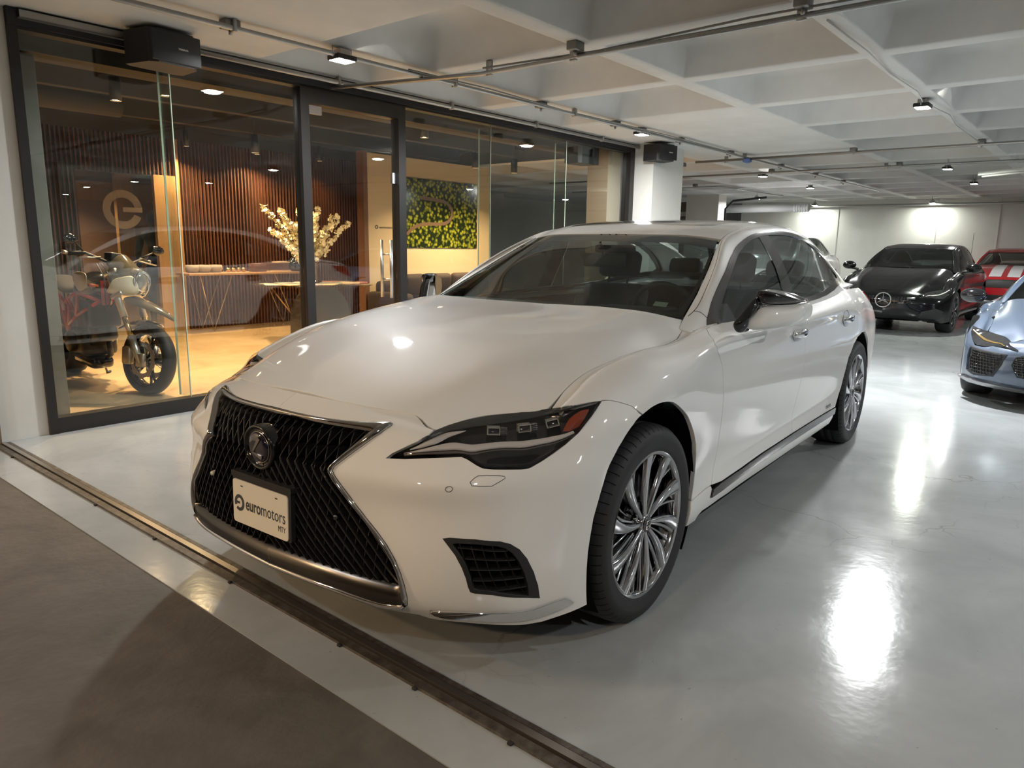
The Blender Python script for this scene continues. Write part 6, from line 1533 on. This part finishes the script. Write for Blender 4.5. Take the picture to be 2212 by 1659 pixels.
en = MB(); en.rbox(.52, .92, -.15, .15, .28, .52, .04, 2).rbox(-.10, .10, -.09, .09, -.16, .16, .02, 1, Matrix.Translation((.98, 0, .50)) @ Matrix.Rotation(1.25, 4, 'Y')).rbox(-.10, .10, -.09, .09, -.15, .15, .02, 1, Matrix.Translation((.70, 0, .64)) @ Matrix.Rotation(-.15, 4, 'Y'))
en.build('engine_block', M['engine'], bk_)
for sy in (-1, 1):
    MB().lathe([(0, sy * .20), (.085, sy * .20), (.10, sy * .185), (.10, sy * .14)], 26, 'y', (.66, 0, .40)).build('engine_cover', M['alu'] if sy > 0 else M['engine'], bk_)
    p_ = MB().tube([(.46, sy * .12, .42), (.38, sy * .17, .36), (.22, sy * .18, .36)], .012, 8).tube([(.38, sy * .17, .36), (.34, sy * .20, .50), (.18, sy * .20, .60), (.16, sy * .24, .60)], .013, 8).build('footrest_bracket', M['alu'], bk_)
    MB().tube([(.34, sy * .17, .36), (.34, sy * .28, .35)], .012, 8).build('footrest', M['alu'], bk_)
MB().tube([(.48, .13, .40), (.25, .14, .34), (0, .13, .315)], .03, 8).tube([(.48, -.13, .40), (0, -.13, .315)], .02, 8).build('swingarm', M['engine'], bk_)
MB().tube([(1.06, .03, .46), (1.02, .05, .30), (.80, .06, .22), (.45, .05, .20), (.25, .05, .26)], .024, 10).build('exhaust_header', M['engine'], bk_)
MB().rbox(.42, .95, -.10, .10, .16, .27, .04, 2).build('belly_pan', M['black_gloss'], bk_)
MB().rbox(1.06, 1.14, -.13, .13, .56, .78, .02, 2).build('radiator', M['black_mat'], bk_)
MB().tube([(.35, .13, .30), (.28, .22, .02)], .010, 8).tube([(.28, .22, .012), (.24, .26, .012)], .014, 8).build('side_stand', M['black_mat'], bk_)
cb = MB(); 
for k_ in range(3): cb.tube([(1.22, -.06 + k_ * .04, 1.12), (1.36, -.05 + k_ * .05, 1.0), (1.30, -.04 + k_ * .04, .80), (1.18, 0, .70)], .006, 6)
cb.build('control_cable', M['rubber'], bk_)
for sy in (-1, 1): MB().tube([(1.40, sy * .12, .94), (1.46, sy * .20, .95)], [.012, .018], 8).build('indicator', M['amber'], bk_)

# ------------------------------------------------------------------ person in the back room
M['black_cloth'] = mat('black_jacket', (.010, .010, .011), .85); M['skin'] = mat('skin', (.42, .26, .18), .55); M['hair'] = mat('dark_hair', (.012, .009, .007), .6); M['trouser'] = mat('dark_trousers', (.014, .014, .018), .8)
def skin_fig(name, verts, edges, m, par, sub=2, root_i=0):
    me = bpy.data.meshes.new(name); me.from_pydata([v[:3] for v in verts], edges, []); me.materials.append(m)
    o = bpy.data.objects.new(name, me); COL.objects.link(o)
    if par: o.parent = par
    md = o.modifiers.new('skin', 'SKIN'); md.use_smooth_shade = True
    for i, v in enumerate(verts): me.skin_vertices[0].data[i].radius = (v[3], v[4] if len(v) > 4 else v[3]); me.skin_vertices[0].data[i].use_root = (i == root_i)
    s_ = o.modifiers.new('sub', 'SUBSURF'); s_.levels = sub; s_.render_levels = sub
    return o
pz = thing('person', 'dark haired person in a black jacket standing in the back room behind the motorcycle', 'person', W(2.98, 9.15), RB + 1.2)
body = [(0, 0, .90, .15, .12), (0, 0, 1.08, .145, .11), (0, 0, 1.26, .17, .12), (0, 0, 1.38, .16, .10), (0, 0, 1.47, .055), (.01, 0, 1.52, .05),
        (0, .19, 1.36, .065), (-.01, .25, 1.12, .05), (.06, .24, .90, .038), (0, -.19, 1.36, .065), (-.01, -.25, 1.12, .05), (.06, -.24, .90, .038),
        (0, .09, .84, .09), (.01, .10, .48, .062), (-.01, .10, .10, .042), (0, -.09, .84, .09), (.01, -.10, .48, .062), (-.01, -.10, .10, .042), (.12, .10, .04, .035), (.12, -.10, .04, .035)]
be = [(0, 1), (1, 2), (2, 3), (3, 4), (4, 5), (3, 6), (6, 7), (7, 8), (3, 9), (9, 10), (10, 11), (0, 12), (12, 13), (13, 14), (0, 15), (15, 16), (16, 17), (14, 18), (17, 19)]
pb = skin_fig('body', body, be, M['black_cloth'], pz)
hd_ = MB().sphere((.015, 0, 1.595), .098, 20, 14, (1.02, .82, 1.22)); hd_.sphere((.105, 0, 1.58), .016, 8, 6, (1, .8, 1.4)); hd_.sphere((.09, 0, 1.535), .02, 8, 6, (.6, 1.3, .4))
for sy in (-1, 1): hd_.sphere((.01, sy * .083, 1.59), .024, 8, 6, (.6, .35, 1.1))
hd_.build('head', M['skin'], pz)
for sy in (-1, 1): MB().sphere((.093, sy * .033, 1.607), .012, 8, 6).build('eye', M['white'], pz)
MB().sphere((-.012, 0, 1.62), .112, 20, 14, (1.02, .92, 1.15)).sphere((-.045, 0, 1.55), .088, 16, 10, (.8, .95, 1.1)).build('hair', M['hair'], pz)
for sy in (-1, 1):
    V = [(.06, sy * .24, .90, .028, .02), (.075, sy * .24, .83, .034, .016)]; E_ = [(0, 1)]
    for k_, (dy, ln) in enumerate(((-.026, .062), (-.009, .072), (.009, .068), (.026, .054))):
        i0 = len(V); V += [(.085 + dy * .3, sy * .24 + dy * .5, .79, .0095), (.10, sy * .24 + dy * .5, .79 - ln * .55, .0085), (.095, sy * .235 + dy * .45, .79 - ln, .0075)]; E_ += [(1, i0), (i0, i0 + 1), (i0 + 1, i0 + 2)]
    i0 = len(V); V += [(.10, sy * .215, .86, .011), (.118, sy * .20, .82, .009)]; E_ += [(0, i0), (i0, i0 + 1)]
    skin_fig('hand', V, E_, M['skin'], pz, 1)
# ------------------------------------------------------------------ camera
cd_ = bpy.data.cameras.new('camera'); cam = bpy.data.objects.new('camera', cd_); COL.objects.link(cam)
yaw, pit, rol = 3.7863836, .1905094, .0154065
f_ = Vector((math.cos(yaw) * math.cos(pit), math.sin(yaw) * math.cos(pit), -math.sin(pit)))
r_ = Vector((math.sin(yaw), -math.cos(yaw), 0)); u_ = r_.cross(f_)
r2 = r_ * math.cos(rol) + u_ * math.sin(rol); u2 = -r_ * math.sin(rol) + u_ * math.cos(rol)
cam.matrix_world = basis((2.268011, 2.012157, 1.341666), r2, u2, -f_)
cd_.sensor_width = 36; cd_.lens = 1570.1138 / 2212 * 36; cd_.clip_start = .05; cd_.clip_end = 200
SC.camera = cam
# ------------------------------------------------------------------ look
w_ = bpy.data.worlds.new('world'); SC.world = w_; w_.use_nodes = True
w_.node_tree.nodes['Background'].inputs[0].default_value = (.5, .5, .5, 1); w_.node_tree.nodes['Background'].inputs[1].default_value = .0
vs = SC.view_settings; vs.view_transform = 'Standard'; vs.look = 'None'; vs.exposure = 1.35; vs.gamma = 1; vs.use_curve_mapping = False
SC.cycles.max_bounces = 10; SC.cycles.transparent_max_bounces = 24; SC.cycles.sample_clamp_indirect = 6
SC.cycles.caustics_reflective = False; SC.cycles.caustics_refractive = False; SC.cycles.blur_glossy = .6
